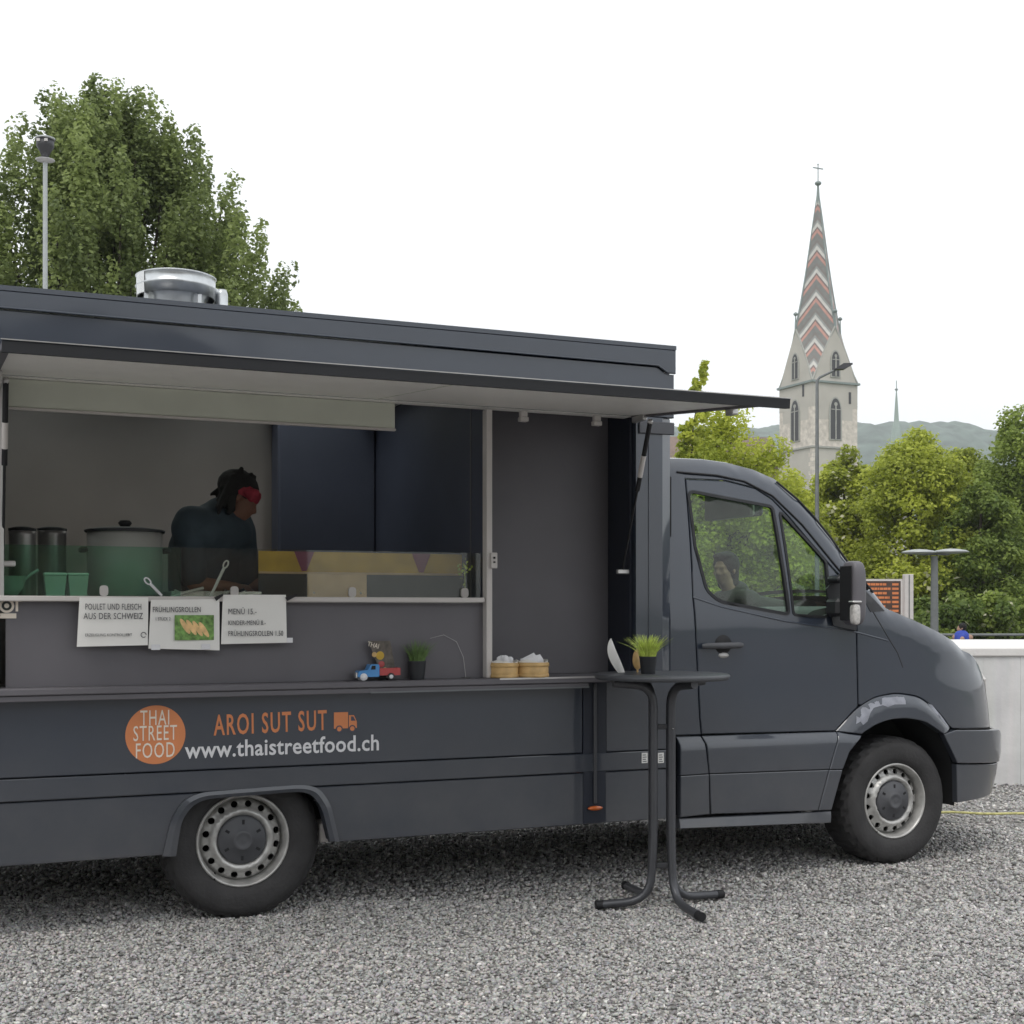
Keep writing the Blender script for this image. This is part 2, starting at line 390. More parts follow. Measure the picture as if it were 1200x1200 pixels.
# wheel arch trim
fl = MB(); n_ = len(arch_out); rows = []
ao = resample(arch_out, .03, False); k_ = len(ao)
def at_t(P_, t):
    L = [0]
    for a, b in zip(P_, P_[1:]): L.append(L[-1] + math.hypot(b[0] - a[0], b[1] - a[1]))
    s = t * L[-1]
    for i in range(len(P_) - 1):
        if s <= L[i + 1] or i == len(P_) - 2:
            f = (s - L[i]) / (L[i + 1] - L[i]); return (P_[i][0] + (P_[i + 1][0] - P_[i][0]) * f, P_[i][1] + (P_[i + 1][1] - P_[i][1]) * f)
def smooth_line(P_, n, it=2):
    Q = [at_t(P_, i / (n - 1)) for i in range(n)]
    for _ in range(it): Q = [Q[0]] + [((Q[i - 1][0] + 2 * Q[i][0] + Q[i + 1][0]) / 4, (Q[i - 1][1] + 2 * Q[i][1] + Q[i + 1][1]) / 4) for i in range(1, n - 1)] + [Q[-1]]
    return Q
ai_, ao_ = smooth_line(arch_in, 48), smooth_line(arch_out, 48)
rows = []
for (a, b) in zip(ao_, ai_):
    mid = ((a[0] * .5 + b[0] * .5), (a[1] * .5 + b[1] * .5))
    rows.append([(a[0], V, a[1]), (a[0], V - .014, a[1]), (mid[0], V - .019, mid[1]), (b[0], V - .012, b[1]), (b[0], V + .06, b[1])])
fl.quadstrip(rows, 0, False); fl.build('arch_trim', P, T_)
# shelf along the side
m = MB(); m.box((-1.30, -.15, 1.048), (1.955, .20, 1.077), 0, .004); m.box((-1.30, -.14, 1.022), (1.67, V - .002, 1.047), 0, .003); m.build('shelf', M['panel'], T_)
m = MB(); m.box((1.19, -.154, 1.071), (1.955, -.1505, 1.079)); m.build('shelf_edge_trim', M['alu'], T_); m = MB(); m.box((.55, -.1465, 1.022), (1.67, -.1405, 1.029)); m.build('shelf_lip', M['lamp_d'], T_)
# right-hand column with a chamfered corner
m = MB(); m.prism([(1.972, V), (2.125, V), (UR, V + .045), (UR, .30), (1.972, .30)], lambda a, b: (a, b, 1.049), lambda a, b: (a, b, 2.386)); m.build('corner_column', P, T_)
m = MB(); m.tube([(2.045, V, 1.05), (2.045, V, 2.30)], .004, 6); m.build('column_bead', P, T_)
m = MB(); m.box((1.985, V - .012, 2.30), (2.19, V - .001, 2.364), 0, .004); m.build('column_cap', M['tube'], T_)
m = MB(); m.box((-1.30, V, 1.08), (-1.045, .3, 2.386), 0, .003); m.build('rear_column', P, T_)
m = MB(); m.box((-1.040, V - .004, 1.45), (-1.018, .02, 2.36), 0, .002); m.build('hatch_frame_profile', M['alu'], T_)
# header and roof band
sheet([(UL, 2.388), (UR, 2.388), (UR, 2.612), (2.152, 2.612), (2.094, 2.645), (UL, 2.662)], [], flat(V), step=9, gap=.001, skirt=.03).build('header_panel', P, T_)
sheet([(UL, 2.664), (2.095, 2.647), (2.155, 2.614), (UR + .004, 2.614), (UR + .004, ZT), (UL, ZT)], [], flat(V - .012), step=9, gap=.001, skirt=.02).build('roof_band', P, T_)
m = MB(); m.tube([(UL, V - .012, 2.668), (2.093, V - .012, 2.651), (2.15, V - .012, 2.618)], .005, 6); m.build('roof_band_bead', P, T_)
for x0, x1, y0, y1 in ((UL, -1.70, V - .014, VF), (1.05, UR + .004, V - .014, VF), (-1.70, 1.05, V - .014, .95), (-1.70, 1.05, 1.85, VF)):
    m = MB(); m.box((x0, y0, ZT - .001), (x1, y1, ZT + .02)); m.build('roof_panel', P, T_)
m = MB(); m.box((-1.72, .93, ZT + .021), (1.07, 1.87, ZT + .03)); m.build('added_skylight', M['glass_c'], T_)  # added skylight, out of view, lets sky light into the kitchen
m = MB(); m.box((UL, VF - .03, .335), (UR, VF, ZT - .002)); m.build('far_wall', P, T_)
m = MB(); m.box((UR - .02, V + .05, .76), (UR, VF - .031, ZT - .002)); m.build('front_wall', P, T_)
m = MB(); m.box((UL - .02, V, .335), (UL - .001, VF, ZT - .002)); m.build('rear_wall', P, T_)
m = MB(); m.box((UL, V + .031, 1.0), (-1.301, V + .034, 2.366)); m.build('rear_side_panel', P, T_)
# interior
m = MB(); m.box((UL + .01, .0, .76), (UR - .03, VF - .04, .80)); m.build('floor', M['panel'], T_)
for x0, x1, y0, y1 in ((UL + .01, -1.70, -.03, VF - .04), (1.05, UR - .03, -.03, VF - .04), (-1.70, 1.05, -.03, .95), (-1.70, 1.05, 1.85, VF - .04)):
    m = MB(); m.box((x0, y0, 2.60), (x1, y1, 2.63)); m.build('ceiling_panel', M['flap_in'], T_)
m = MB(); m.box((UL + .01, VF - .06, .80), (UR - .03, VF - .045, 2.60)); m.build('steel_back_wall', M['steel'], T_)
m = MB(); m.box((UL + .02, .05, .80), (UL + .03, VF - .07, 2.60)); m.build('inner_rear_wall', M['steel'], T_)
m = MB(); m.box((1.185, .03, .80), (1.20, VF - .07, 2.60)); m.build('partition', M['navy'], T_)
ue = (0.577,2.192)[0]
m = MB(); m.box((ue, 1.80, .80), (1.183, VF - .07, 2.59), 0, .01); m.build('tall_cabinet', M['navy'], T_)
m = MB(); m.box((ue + .01, 1.791, .85), (1.17, 1.799, 2.55), 0, .004); m.build('cabinet_door', M['navy'], T_)
m = MB(); m.box((-1.01, -.035, 1.078), (1.160, -.02, 1.438)); m.build('counter_front_panel', M['panel'], T_)
m = MB(); m.box((-1.04, -.085, 1.441), (1.140, -.02, 1.464), 0, .003); m.build('counter_edge', M['white_trim'], T_)
m = MB(); m.box((-1.30, -.018, 1.43), (1.18, .55, 1.460)); m.build('counter_top', M['steel_b'], T_)
m = MB(); m.box((-1.9, 1.35, .80), (ue - .05, VF - .07, 1.42)); m.build('back_worktop', M['steel'], T_)
m = MB(); m.box((1.150, -.084, 1.078), (1.180, -.03, 2.372), 0, .003); m.build('upright_profile', M['white_trim'], T_)
m = MB(); m.box((1.182, .205, 1.078), (1.955, .22, 2.60)); m.build('recess_panel', M['panel'], T_)
m = MB(); m.box((1.957, -.03, 1.078), (1.971, .30, 2.60)); m.build('recess_side', M['seam_dark'], T_)
m = MB(); m.box((-1.04, V + .032, 2.386), (1.97, .03, 2.42)); m.build('hatch_head', M['flap_in'], T_)
# pelmet strip behind the hatch head
pr = (0.716,2.395)[0]; pz = (0.716,2.265)[1]; pz0 = (-0.963,2.253)[1]
m = MB(); m.box((-1.03, .002, pz), (pr, .018, 2.384), 0, .002); m.build('pelmet', M['pelmet'], T_)
m = MB(); m.box((-1.03, -.004, pz - .012), (pr + .004, .02, pz - .001), 0, .002); m.build('pelmet_edge', M['white_trim'], T_)
# socket on the upright
s_ = (1.179,1.643); m = MB(); m.box((s_[0] - .012, -.098, s_[1] - .038), (s_[0] + .022, -.0845, s_[1] + .038), 0, .003); sk = m.build('socket', M['white_trim'], T_)
m = MB(); m.box((s_[0] + .0, -.101, s_[1] + .008), (s_[0] + .010, -.0985, s_[1] + .018)); m.box((s_[0] + .0, -.101, s_[1] - .012), (s_[0] + .010, -.0985, s_[1] - .004)); m.build('socket_hole', M['black'], sk)
# ------------------------------------------------------------ hatch flap
FL, FR = -1.075, 1.972; A0 = Vector((0, -.072, 2.392)); A1 = Vector((0, -1.40, 2.272))
dirv = (A1 - A0).normalized(); nrm = Vector((0, -dirv.z, dirv.y)) * -1
if nrm.z < 0: nrm = -nrm
def fp(u, s, h): p = A0 + dirv * s + nrm * h; return (u, p.y, p.z)
LF = (A1 - A0).length
m = MB(); m.prism([(FL, .0), (FR, .0), (FR, LF), (FL, LF)], lambda a, b: fp(a, b, .001), lambda a, b: fp(a, b, .007)); m.build('hatch_flap', P, T_)
m = MB(); m.prism([(FL + .03, .005), (FR - .03, .005), (FR - .03, LF - .03), (FL + .03, LF - .03)], lambda a, b: fp(a, b, -.006), lambda a, b: fp(a, b, .0)); m.build('flap_lining', M['flap_in'], T_)
def flap_bar(name, poly, h0, h1, mm):
    m = MB(); m.prism(poly, lambda a, b: fp(a, b, h0), lambda a, b: fp(a, b, h1)); return m.build(name, mm, T_)
flap_bar('flap_rim', [(FL, LF - .03), (FR, LF - .03), (FR, LF), (FL, LF)], -.034, .0075, M['seal'])
flap_bar('flap_rim', [(FL, 0), (FL + .028, 0), (FL + .028, LF - .031), (FL, LF - .031)], -.020, .0, M['panel'])
flap_bar('flap_rim', [(FR - .028, 0), (FR, 0), (FR, LF - .031), (FR - .028, LF - .031)], -.016, .0, M['panel'])
flap_bar('flap_edge_trim', [(FL - .004, LF), (FR + .004, LF), (FR + .004, LF + .004), (FL - .004, LF + .004)], .006, .0095, M['alu'])
flap_bar('flap_seam', [(.60, .01), (.606, .01), (.606, LF - .04), (.60, LF - .04)], -.0075, -.0061, M['pelmet'])
for x_ in (613, 699):
    pass
for (u_, z_) in [(1.339,2.35),(1.738,2.352)]:
    m = MB(); m.box((u_ - .022, -.11, z_ - .030), (u_ + .022, -.073, z_ - .008), 0, .003); m.box((u_ - .018, -.105, z_ - .008), (u_ + .018, -.078, z_ + .022), 0, .003)
    m.build('catch_block', M['white_trim'], T_)
def strut(u, top, bot):
    a, b = Vector((u, *top)), Vector((u, *bot)); d = b - a
    m = MB(); m.tube([a, a + d * .45], .012, 10, 0); m.tube([a + d * .45, b], .006, 8, 0)
    o = m.build('gas_strut', M['black'], T_)
    m = MB(); m.tube([a + d * .22, a + d * .36], .0128, 10); m.build('strut_sticker', M['white_trim'], o)
    m = MB(); m.lathe([(0, -.014), (.014, -.008), (.014, .008), (0, .014)], 10, 'x', tuple(a)); m.build('strut_ball', M['alu'], o); m = MB(); m.box((u - .03, bot[0] - .014, bot[1] - .012), (u + .05, bot[0] + .014, bot[1] + .012), 0, .004); m.build('strut_joint', M['alu'], o)
strut(1.925, (-.30, 2.325), (-.01, 1.600)); strut(-1.02, (-.30, 2.325), (-.01, 1.600))
m = MB(); m.box((-1.055, -.38, 2.30), (-1.035, -.12, 2.352), 0, .004); m.build('flap_hinge_arm', M['alu'], T_); m = MB(); m.box((1.93, -.22, 2.345), (1.955, -.10, 2.375), 0, .004); m.build('flap_hinge_arm', M['alu'], T_)
m = MB(); fo = [fp(u, s, h) for u, s, h in ((FR - .02, LF * .67, -.012),)]; m.box((fo[0][0] - .0, fo[0][1] - .03, fo[0][2] - .03), (fo[0][0] + .035, fo[0][1] + .03, fo[0][2] + .0), 0, .005); m.build('flap_lock', M['alu'], T_)
# ------------------------------------------------------------ roof vent
_l, _r, _t, _b, _a = [(-0.343,3.042),(0.055,3.08),(-0.146,3.123),(-0.146,3.012),(-0.146,3.154)]; vu = (_l[0] + _r[0]) / 2; vr = (_r[0] - _l[0]) / 2; zA, zB, zP = _b[1], _t[1], _a[1]; m = MB()
vent = MB(); vent.lathe([(vr * .97, zA + .002), (vr, zA), (vr, (zA + zB) / 2 - .006), (vr + .007, (zA + zB) / 2), (vr, (zA + zB) / 2 + .006), (vr, zB - .006), (vr + .006, zB), (vr * .98, zB + .004), (0, zP + .01)], 48, 'z', (vu, 1.0, 0)); vent = vent.build('roof_vent', M['galv'], T_)
m = MB(); m.lathe([(.15, 2.757), (.15, zA - .01), (.17, zA + .02)], 32, 'z', (vu, 1.0, 0)); m.build('vent_throat', M['galv'], vent)
m = MB()
for k in range(4):
    m = MB(); a = k * math.pi / 2 + .5; x, y = vu + math.cos(a) * (vr - .012), 1.0 + math.sin(a) * (vr - .012); m.box((x - .010, y - .008, 2.757), (x + .010, y + .008, zA + .03)); m.build('vent_bracket', M['galv'], vent)
m2 = MB(); rws = []
for j in range(9):
    a = R(186 + j * 3.0); rws.append([(vu + math.cos(a) * (vr + .003), 1 + math.sin(a) * (vr + .003), z) for z in (zA + .002, zB - .002)])
m2.quadstrip(rws); m2.build('vent_overlap', M['steel_b'], vent)
eu, ez = (0.087,3.088); m = MB(); m.lathe([(.035, 2.757), (.035, ez - .03), (.028, ez - .005), (0, ez)], 20, 'z', (eu, 1.0, 0)); m.tube([(eu, 1.0, ez - .03), (eu - .04, .98, ez - .02), (eu - .07, .97, ez - .035)], .020, 10); m.build('roof_pipe', M['galv'], T_)
# ------------------------------------------------------------ printed lettering
ZP = V - .0015
c1 = (-0.401,0.861); rad = .128
m = MB(); n = 56; ring = [(c1[0] + rad * math.cos(2 * math.pi * i / n), ZP, c1[1] + rad * math.sin(2 * math.pi * i / n)) for i in range(n)]; m.add(ring, [list(range(n))]); disc = m.build('logo_disc', M['orange'], T_)
for s_, dz, hh, sx in (('THAI', .071, .094, .56), ('STREET', .000, .094, .56), ('FOOD', -.071, .094, .60)):
    text_obj('logo_lettering', s_, hh, M['cream'], disc, TX(c1[0] - .002, ZP - .0015, c1[1] + dz + (.004 if s_ == 'STREET' else 0)), sx, 1.12, bold=.0)
a0 = (0.108,0.892); text_obj('lettering', 'AROI SUT SUT', .128, M['orange'], T_, TX(a0[0], ZP, a0[1], 0, R(-.8)), .54, 1.18, bold=.002)
a0 = (0.172,0.784); text_obj('lettering', 'www.thaistreetfood.ch', .104, M['print_w'], T_, TX(a0[0], ZP, a0[1], 0, 0), .885, 1.04, bold=.0016)
q = (0.453,0.889)
m = MB(); g = lambda pts: m.add([(q[0] + x, ZP, q[1] + z) for x, z in pts], [list(range(len(pts)))])
g([(-.055, -.030), (.012, -.030), (.012, .045), (-.055, .045)]); g([(.016, -.030), (.054, -.030), (.054, .0), (.040, .03), (.016, .03)])
ti = m.build('truck_icon', M['orange'], T_)
for cx in (-.030, .032):
    rr, yy = .017, ZP - .0008; m = MB(); m.add([(q[0] + cx + rr * math.cos(i * .524), yy, q[1] - .032 + rr * math.sin(i * .524)) for i in range(12)], [list(range(12))]); m.build('icon_cutout', M['navy'], ti)
m = MB(); m.add([(q[0] + x, ZP - .0008, q[1] + z) for x, z in ((.026, .004), (.048, .004), (.037, .024), (.026, .024))], [[0, 1, 2, 3]]); m.build('icon_cutout', M['navy'], ti)
for cx in (-.030, .032):
    m = MB(); m.add([(q[0] + cx + .011 * math.cos(i * .524), ZP - .0016, q[1] - .032 + .011 * math.sin(i * .524)) for i in range(12)], [list(range(12))]); m.build('icon_wheel', M['orange'], ti)
for (u_, z_) in [(2.017,0.655),(2.111,0.651)]:
    m = MB(); m.box((u_ - .017, V - .0095, z_ - .026), (u_ + .017, V - .0075, z_ + .026)); st = m.build('inspection_sticker', M['paper'], T_)
    m = MB()
    for i in range(4): m.box((u_ - .012, V - .0105, z_ - .02 + i * .011), (u_ + .010 - .004 * (i % 2), V - .0096, z_ - .016 + i * .011))
    m.build('sticker_print', M['ink'], st, kind='stuff')
# round emblem sticker at the left edge
e0 = (-1.002,1.414)
m = MB(); m.lathe([(.0, 0), (.030, 0)], 24, 'y', (e0[0] - .004, -.037, e0[1] + .008)); m.box((e0[0] - .08, -.0375, e0[1] - .045), (e0[0] + .034, -.036, e0[1] - .024), 0); stk = m.build('emblem_sticker', M['cream'], T_)
m = MB(); m.lathe([(.010, 0), (.020, 0)], 20, 'y', (e0[0] - .004, -.0382, e0[1] + .008)); m.build('emblem_print', M['hoodie'], stk)
text_obj('emblem_lettering', 'T', .07, M['cream'], stk, TX(e0[0] + .036, -.038, e0[1] + .008), .8, bold=.003)
# ------------------------------------------------------------ glass guard on the counter
gz0, gz1 = 1.464, (-0.013,1.684)[1]
gs = (-0.273,1.614)[0]; ge = (1.171,1.635)[0]
for a, b, mm, nm in ((-1.6, gs - .002, 'glass_g', 'green_reflection_pane'), (gs + .002, ge, 'glass_c', 'glass_pane')):
    m = MB(); m.box((a, .046, gz0), (b, .052, gz1)); m.build(nm, M[mm], T_)
for (u_, z_) in [(-0.606,1.504),(-0.037,1.508),(0.516,1.512),(1.083,1.516)]:
    m = MB(); m.prism(rpoly([(u_ - .018, 1.465), (u_ + .018, 1.465), (u_ + .018, 1.512), (u_ - .018, 1.512)], .016), lambda a, b: (a, .030, b), lambda a, b: (a, .044, b)); m.build('glass_clamp', M['white_trim'], T_)
# ------------------------------------------------------------ underbody
m = MB(); m.box((UL + .05, .37, .62), (4.3, 1.60, .70)); m.box((-1.9, .5, .42), (4.1, .62, .62)); m.box((-1.9, 1.35, .42), (4.1, 1.47, .62)); m.box((.6, .65, .38), (1.9, 1.3, .6)); m.box((-.06, .2, .28), (.06, 1.8, .40)); m.box((3.6, .2, .28), (3.72, 1.8, .40))
m.box((3.3, .45, .35), (4.3, 1.5, .62)); m.build('underbody', M['under'], T_)
m = MB(); m.box((-.52, -.03, .62), (.56, .04, .70)); m.box((-.52, .30, .32), (.56, .33, .62)); m.box((-.54, -.03, .33), (-.51, .32, .62)); m.box((.50, -.03, .33), (.53, .32, .62)); m.build('rear_wheelhouse', M['under'], T_)
mu_ = (0.402,0.361); m = MB(); m.box((mu_[0] - .035, .06, mu_[1] - .045), (mu_[0] + .03, .2, mu_[1] + .045), 0, .006); m.build('tail_pipe', M['white_trim'], T_)
# ------------------------------------------------------------ wheels
def make_wheel(name, u, v, side=1):
    """side 1: outer face towards -y"""
    w_ = empty(name, (u, v, .358), 0 if side == 1 else math.pi, parent=T_)
    m = MB(); N = 96
    prof = [(.208, .032), (.216, .014), (.250, .002), (.300, -.004), (.330, .008), (.345, .024), (.357, .042), (.360, .078), (.360, .190), (.357, .225), (.345, .242), (.31, .26), (.22, .24)]
    vs = []
    for i, (r, h) in enumerate(prof):
        for j in range(N):
            a = 2 * math.pi * j / N; rr = r
            if 5 <= i <= 10 and (j + (2 if i % 2 else 0)) % 4 < 1: rr = r - .009
            if 3 <= i <= 4 and j % 3 == 0: rr = r - .0012
            vs.append((rr * math.cos(a), h, rr * math.sin(a)))
    fs = [[i * N + j, i * N + (j + 1) % N, (i + 1) * N + (j + 1) % N, (i + 1) * N + j] for i in range(len(prof) - 1) for j in range(N)]
    m.add(vs, fs, 0, False)
    for k, f in enumerate(m.f): m.sm[k] = (k // N) < 4
    m.build('tyre', M['rubber'], w_)
    m = MB(); m.lathe([(.212, .036), (.213, .018), (.208, .012), (.201, .015), (.198, .026), (.193, .034), (.191, .060), (.188, .092)], 64, 'y')
    m.lathe([(.188, .092), (.184, .19)], 64, 'y')
    # disc with sixteen hand holes
    outer = [(.188 * math.cos(2 * math.pi * i / 64), .188 * math.sin(2 * math.pi * i / 64)) for i in range(64)]
    inner = [(.112 * math.cos(2 * math.pi * i / 48), .112 * math.sin(2 * math.pi * i / 48)) for i in range(48)]
    hl = [inner]
    for k in range(16):
        a = 2 * math.pi * (k + .5) / 16; ca, sa = math.cos(a), math.sin(a)
        hl.append([(.163 * ca + x * ca - y * sa, .163 * sa + x * sa + y * ca) for x, y in [(.0150 * math.cos(t * .6283), .0165 * math.sin(t * .6283)) for t in range(10)]])
    def dv(x, y):
        r = math.hypot(x, y)
        return .058 - .034 * sm01((.158 - r) / .026) + .022 * sm01((.121 - r) / .010) + .030 * sm01((r - .174) / .010)
    d = sheet(outer, hl, dv, step=.014, gap=0, skirt=.012); m.v, m.f, m.mi, m.sm = (lambda o: (m.v + d.v, m.f + [[i + o for i in f] for f in d.f], m.mi + d.mi, m.sm + d.sm))(len(m.v))
    m.build('rim', M['wheel'], w_)
    m = MB(); m.lathe([(.112, .052), (.110, .036), (.102, .028), (.05, .022), (.046, .014), (.036, .010), (.030, .013), (.012, .013), (0, .012)], 48, 'y'); hc = m.build('hub_cap', M['hubcap'], w_)
    for k in range(6):
        m = MB(); a = R(60 * k + 88); e = Vector((math.cos(a), 0, math.sin(a))); p = Vector((-e.z, 0, e.x))
        q_ = [e * r_ + p * s_ for r_, s_ in ((.070, -.006), (.092, -.006), (.092, .006), (.070, .006))]
        m.add([(t.x, .0245, t.z) for t in q_] + [(t.x, .030, t.z) for t in q_], [[0, 1, 2, 3], [0, 1, 5, 4], [1, 2, 6, 5], [2, 3, 7, 6], [3, 0, 4, 7]]); m.build('cap_slot', M['black'], w_)
    m = MB(); m.lathe([(0, .17), (.2, .17), (.2, .20), (.1, .21), (0, .21)], 32, 'y'); m.build('brake_drum', M['under'], w_)
    m = MB(); m.tube([(-.12, .06, -.145), (-.13, .01, -.165)], .004, 6); m.build('valve', M['black'], w_)
    return w_
rw = make_wheel('wheel', 0, .005)
def copy_part(o, parent, loc=None, rz=None):
    c = copy_tree(o, parent)
    if loc: c.location = loc
    if rz is not None: c.rotation_euler = (0, 0, rz)
    return c
copy_part(rw, T_, (3.665, -.01, .332)); copy_part(rw, T_, (0, 1.98, .358), math.pi); copy_part(rw, T_, (3.665, 1.94, .332), math.pi)
# ------------------------------------------------------------ cab
door_top = [(2.359,2.1),(2.607,2.101),(2.791,2.066),(2.892,2.008),(2.988,1.912),(3.108,1.773),(3.232,1.639),(3.37,1.489)]
door_front = [(3.372,1.287),(3.383,0.873),(3.343,0.842),(3.292,0.796),(3.229,0.742)]
door_rear = [(2.38,0.755),(2.37,0.849),(2.335,1.471)]
DOOR = door_top + door_front + door_rear
WIN = rpoly([(2.374,2.027),(2.879,1.96),(2.919,1.391),(2.494,1.458),(2.426,1.516),(2.38,1.74)], [.03, .02, .015, .04, .03, .01])
QW = rpoly([(2.935,1.929),(3.19,1.667),(3.184,1.372),(2.962,1.386)], [.01, .02, .04, .015])
FOFF = lambda off: (lambda u, z: sv(u, z) + off)
def both(mb, name, mm, parent=T_, far_name=None, far=True, fparent=None):
    o = mb.build(name, mm, parent)
    f = mirror_mb(mb, VC).build(far_name or name, mm, fparent if fparent is not None else parent) if far else None
    return o, f
ring_w = inset(WIN, -.016); ring_q = inset(QW, -.014)
door, fdoor = both(sheet(DOOR, [ring_w, ring_q], sv, step=.045, gap=.0035, skirt=.035), 'door', P)
both(sheet(ring_w, [WIN], FOFF(-.004), step=.05, gap=0, skirt=.02), 'window_seal', M['seal'], door, fparent=fdoor)
both(sheet(ring_q, [QW], FOFF(-.004), step=.05, gap=0, skirt=.02), 'window_seal', M['seal'], door, fparent=fdoor)
both(sheet(WIN, [], FOFF(.012), step=.08, gap=-.004, skirt=0), 'window_glass', M['glass'], door, fparent=fdoor)
both(sheet(QW, [], FOFF(.012), step=.08, gap=-.004, skirt=0), 'quarter_glass', M['glass'], door, fparent=fdoor)
SF = [(2.19, .757), (2.19, 2.214)] + OUT[1:11] + [(3.377,1.508)] + door_top[::-1][1:] + door_rear[::-1]
both(sheet(SF, [], sv, step=.045, gap=.0015, skirt=.03), 'side_frame', P)
arc_o = smooth_line([(3.229,0.742),(3.292,0.796),(3.366,0.86),(3.488,0.922),(3.641,0.942),(3.802,0.919),(3.929,0.838),(4.034,0.733)], 30)
fr6 = (3.383,0.883)
FEN = [(3.377,1.508)] + OUT[11:] + NOSE + [(4.046,0.728)] + [p for p in arc_o[::-1][1:] if p[0] > fr6[0] + .01] + [(3.383,0.883),(3.372,1.287)]
both(sheet(FEN, [], sv, step=.045, gap=.0025, skirt=.03), 'fender', P)
arc_i = smooth_line([(3.383,0.723),(3.464,0.767),(3.57,0.797),(3.688,0.802),(3.82,0.779),(3.954,0.702)], 26)
def flare_fn(u, z):
    return sv(u, z) - .032 * sm01(seg_d(u, z, arc_o, False) / .05)
FLR = arc_o + arc_i[::-1]
both(sheet(FLR, [], flare_fn, step=.025, gap=.002, skirt=.06), 'wheel_arch_flare', P)
for nm, poly in (('sill_cladding', [(2.227,0.752),(2.375,0.751),(2.401,0.554),(2.227,0.553)]), ('sill_cladding', [(2.227,0.553),(2.401,0.554),(2.406,0.344),(2.227,0.337)]),
                 ('door_cladding', [(2.38,0.751),(3.229,0.742),(3.156,0.541),(2.401,0.554)]), ('door_cladding', [(2.401,0.554),(3.156,0.541),(3.083,0.322),(2.411,0.344)]),
                 ('fender_cladding', [(3.229,0.742),(3.383,0.718),(3.292,0.632),(3.246,0.536),(3.156,0.541)]), ('fender_cladding', [(3.156,0.541),(3.246,0.536),(3.173,0.321),(3.083,0.322)])):
    both(sheet(poly, [], clad, step=.02 if nm != 'x' else 9, gap=.002, skirt=.04), nm, P)
both(sheet([(2.227,0.333),(3.083,0.317),(3.173,0.317),(3.167,0.252),(2.227,0.28)], [], lambda u, z: clad(u, z) + .01 - .012 * sm01((.33 - z) / .03), step=.04, gap=.001, skirt=.10), 'sill', P)
bl = [(3.954,0.702),(4.046,0.723)]; br = [(4.493,0.702),(4.559,0.663),(4.559,0.5)]
both(sheet(bl + br + [(4.058,0.532)], [], svb, step=.035, gap=.002, skirt=.04), 'bumper', P)
both(sheet([(4.058,0.527)] + [(4.559,0.495),(4.493,0.314)] + [(4.071,0.302)], [], lambda u, z: svb(u, z) + .01, step=.035, gap=.002, skirt=.04), 'bumper_lower', P)
both(MB().box((3.04, -.02, .30), (3.09, .03, .36), 0, .01), 'sill_end', M['alu'])
# front wheelhouse
m = MB(); rws = []
for i in range(25):
    a = R(-8 + 196 * i / 24); rws.append([(3.655 + .43 * math.cos(a), vv, .352 + .50 * math.sin(a)) for vv in (.0, .12, .36)])
m.quadstrip(rws); m.box((3.2, .34, .35), (4.13, .36, .8)); both(m, 'front_wheelhouse', M['under'])
both(MB().box((3.22, .28, .34), (3.235, .36, .8)).box((4.1, -.0, .33), (4.115, .36, .8)), 'mud_guard', M['under'])
# top skins: roof, windscreen, bonnet, front
ALL = OUT + NOSE + BUMP
def strip(i0, i1, c_fn, cols, mm, name, s0=0.0, s1=1.0, ext=0):
    rows = []
    pts = resample(ALL[i0:i1 + 1], .06, False)
    for j, (u, z) in enumerate(pts):
        a = pts[max(j - 1, 0)]; b = pts[min(j + 1, len(pts) - 1)]; t = Vector((b[0] - a[0], b[1] - a[1])).normalized(); nn = Vector((-t.y, t.x))
        if nn.x + nn.y < 0: nn = -nn
        vn = (v0(z) + .07 if (u, z) and z > 1.17 else v0(z) + .19)
        if z <= 1.4 and z > 1.05: 
            k = sm01((1.38 - z) / .28); vn = v0(z) + .07 + .12 * k
        row = []
        for c in range(cols + 1):
            s = s0 + (s1 - s0) * c / cols; v_ = vn + (2 * VC - 2 * vn) * s; off = c_fn(u, z) * (1 - abs(2 * s - 1) ** 2.6)
            row.append((u + nn.x * off, v_, z + nn.y * off))
        rows.append(row)
    m = MB(); m.quadstrip(rows); return m.build(name, mm, T_)
iw0, iw1 = 5, 12
strip(0, iw0, lambda u, z: .045, 16, P, 'cab_roof')
cw = lambda u, z: .045 + .08 * sm01((u - 2.95) / .5)
strip(iw0, iw1, cw, 3, P, 'windscreen_pillar', 0, .045); strip(iw0, iw1, cw, 3, P, 'windscreen_pillar', .955, 1)
strip(iw0, iw1, cw, 16, M['glass'], 'windscreen', .045, .955)
strip(iw1, iw1 + 1, lambda u, z: .12, 14, M['dark'], 'cowl')
strip(iw1 + 1, 17, lambda u, z: .10 + .06 * sm01((u - 3.7) / .5), 16, P, 'bonnet')
strip(17, 21, lambda u, z: .15, 16, P, 'front_panel')
strip(21, 25, lambda u, z: .13, 16, P, 'front_bumper')
m = MB(); m.box((4.42, .55, .72), (4.64, 1.38, .98), 0, .03); m.build('grille', M['dark'], T_)
for s in (0, 1):
    m = MB(); m.box((4.35, .20, .78), (4.56, .48, 1.05), 0, .06); (m if not s else mirror_mb(m, VC)).build('headlight', M['clear'], T_)
both(sheet([(3.343,0.781),(3.36,0.827),(3.406,0.868),(3.476,0.899),(3.558,0.92),(3.641,0.926),(3.688,0.922),(3.682,0.879),(3.605,0.881),(3.558,0.868),(3.523,0.879),(3.464,0.866),(3.441,0.843),(3.418,0.792),(3.389,0.774),(3.372,0.794)], [], lambda u, z: flare_fn(u, z) - .0012, step=.02, gap=0, skirt=0), 'painted_sky_patch', M['sky_glint'], far=False)  # sky reflection on the flare, painted as pale patches
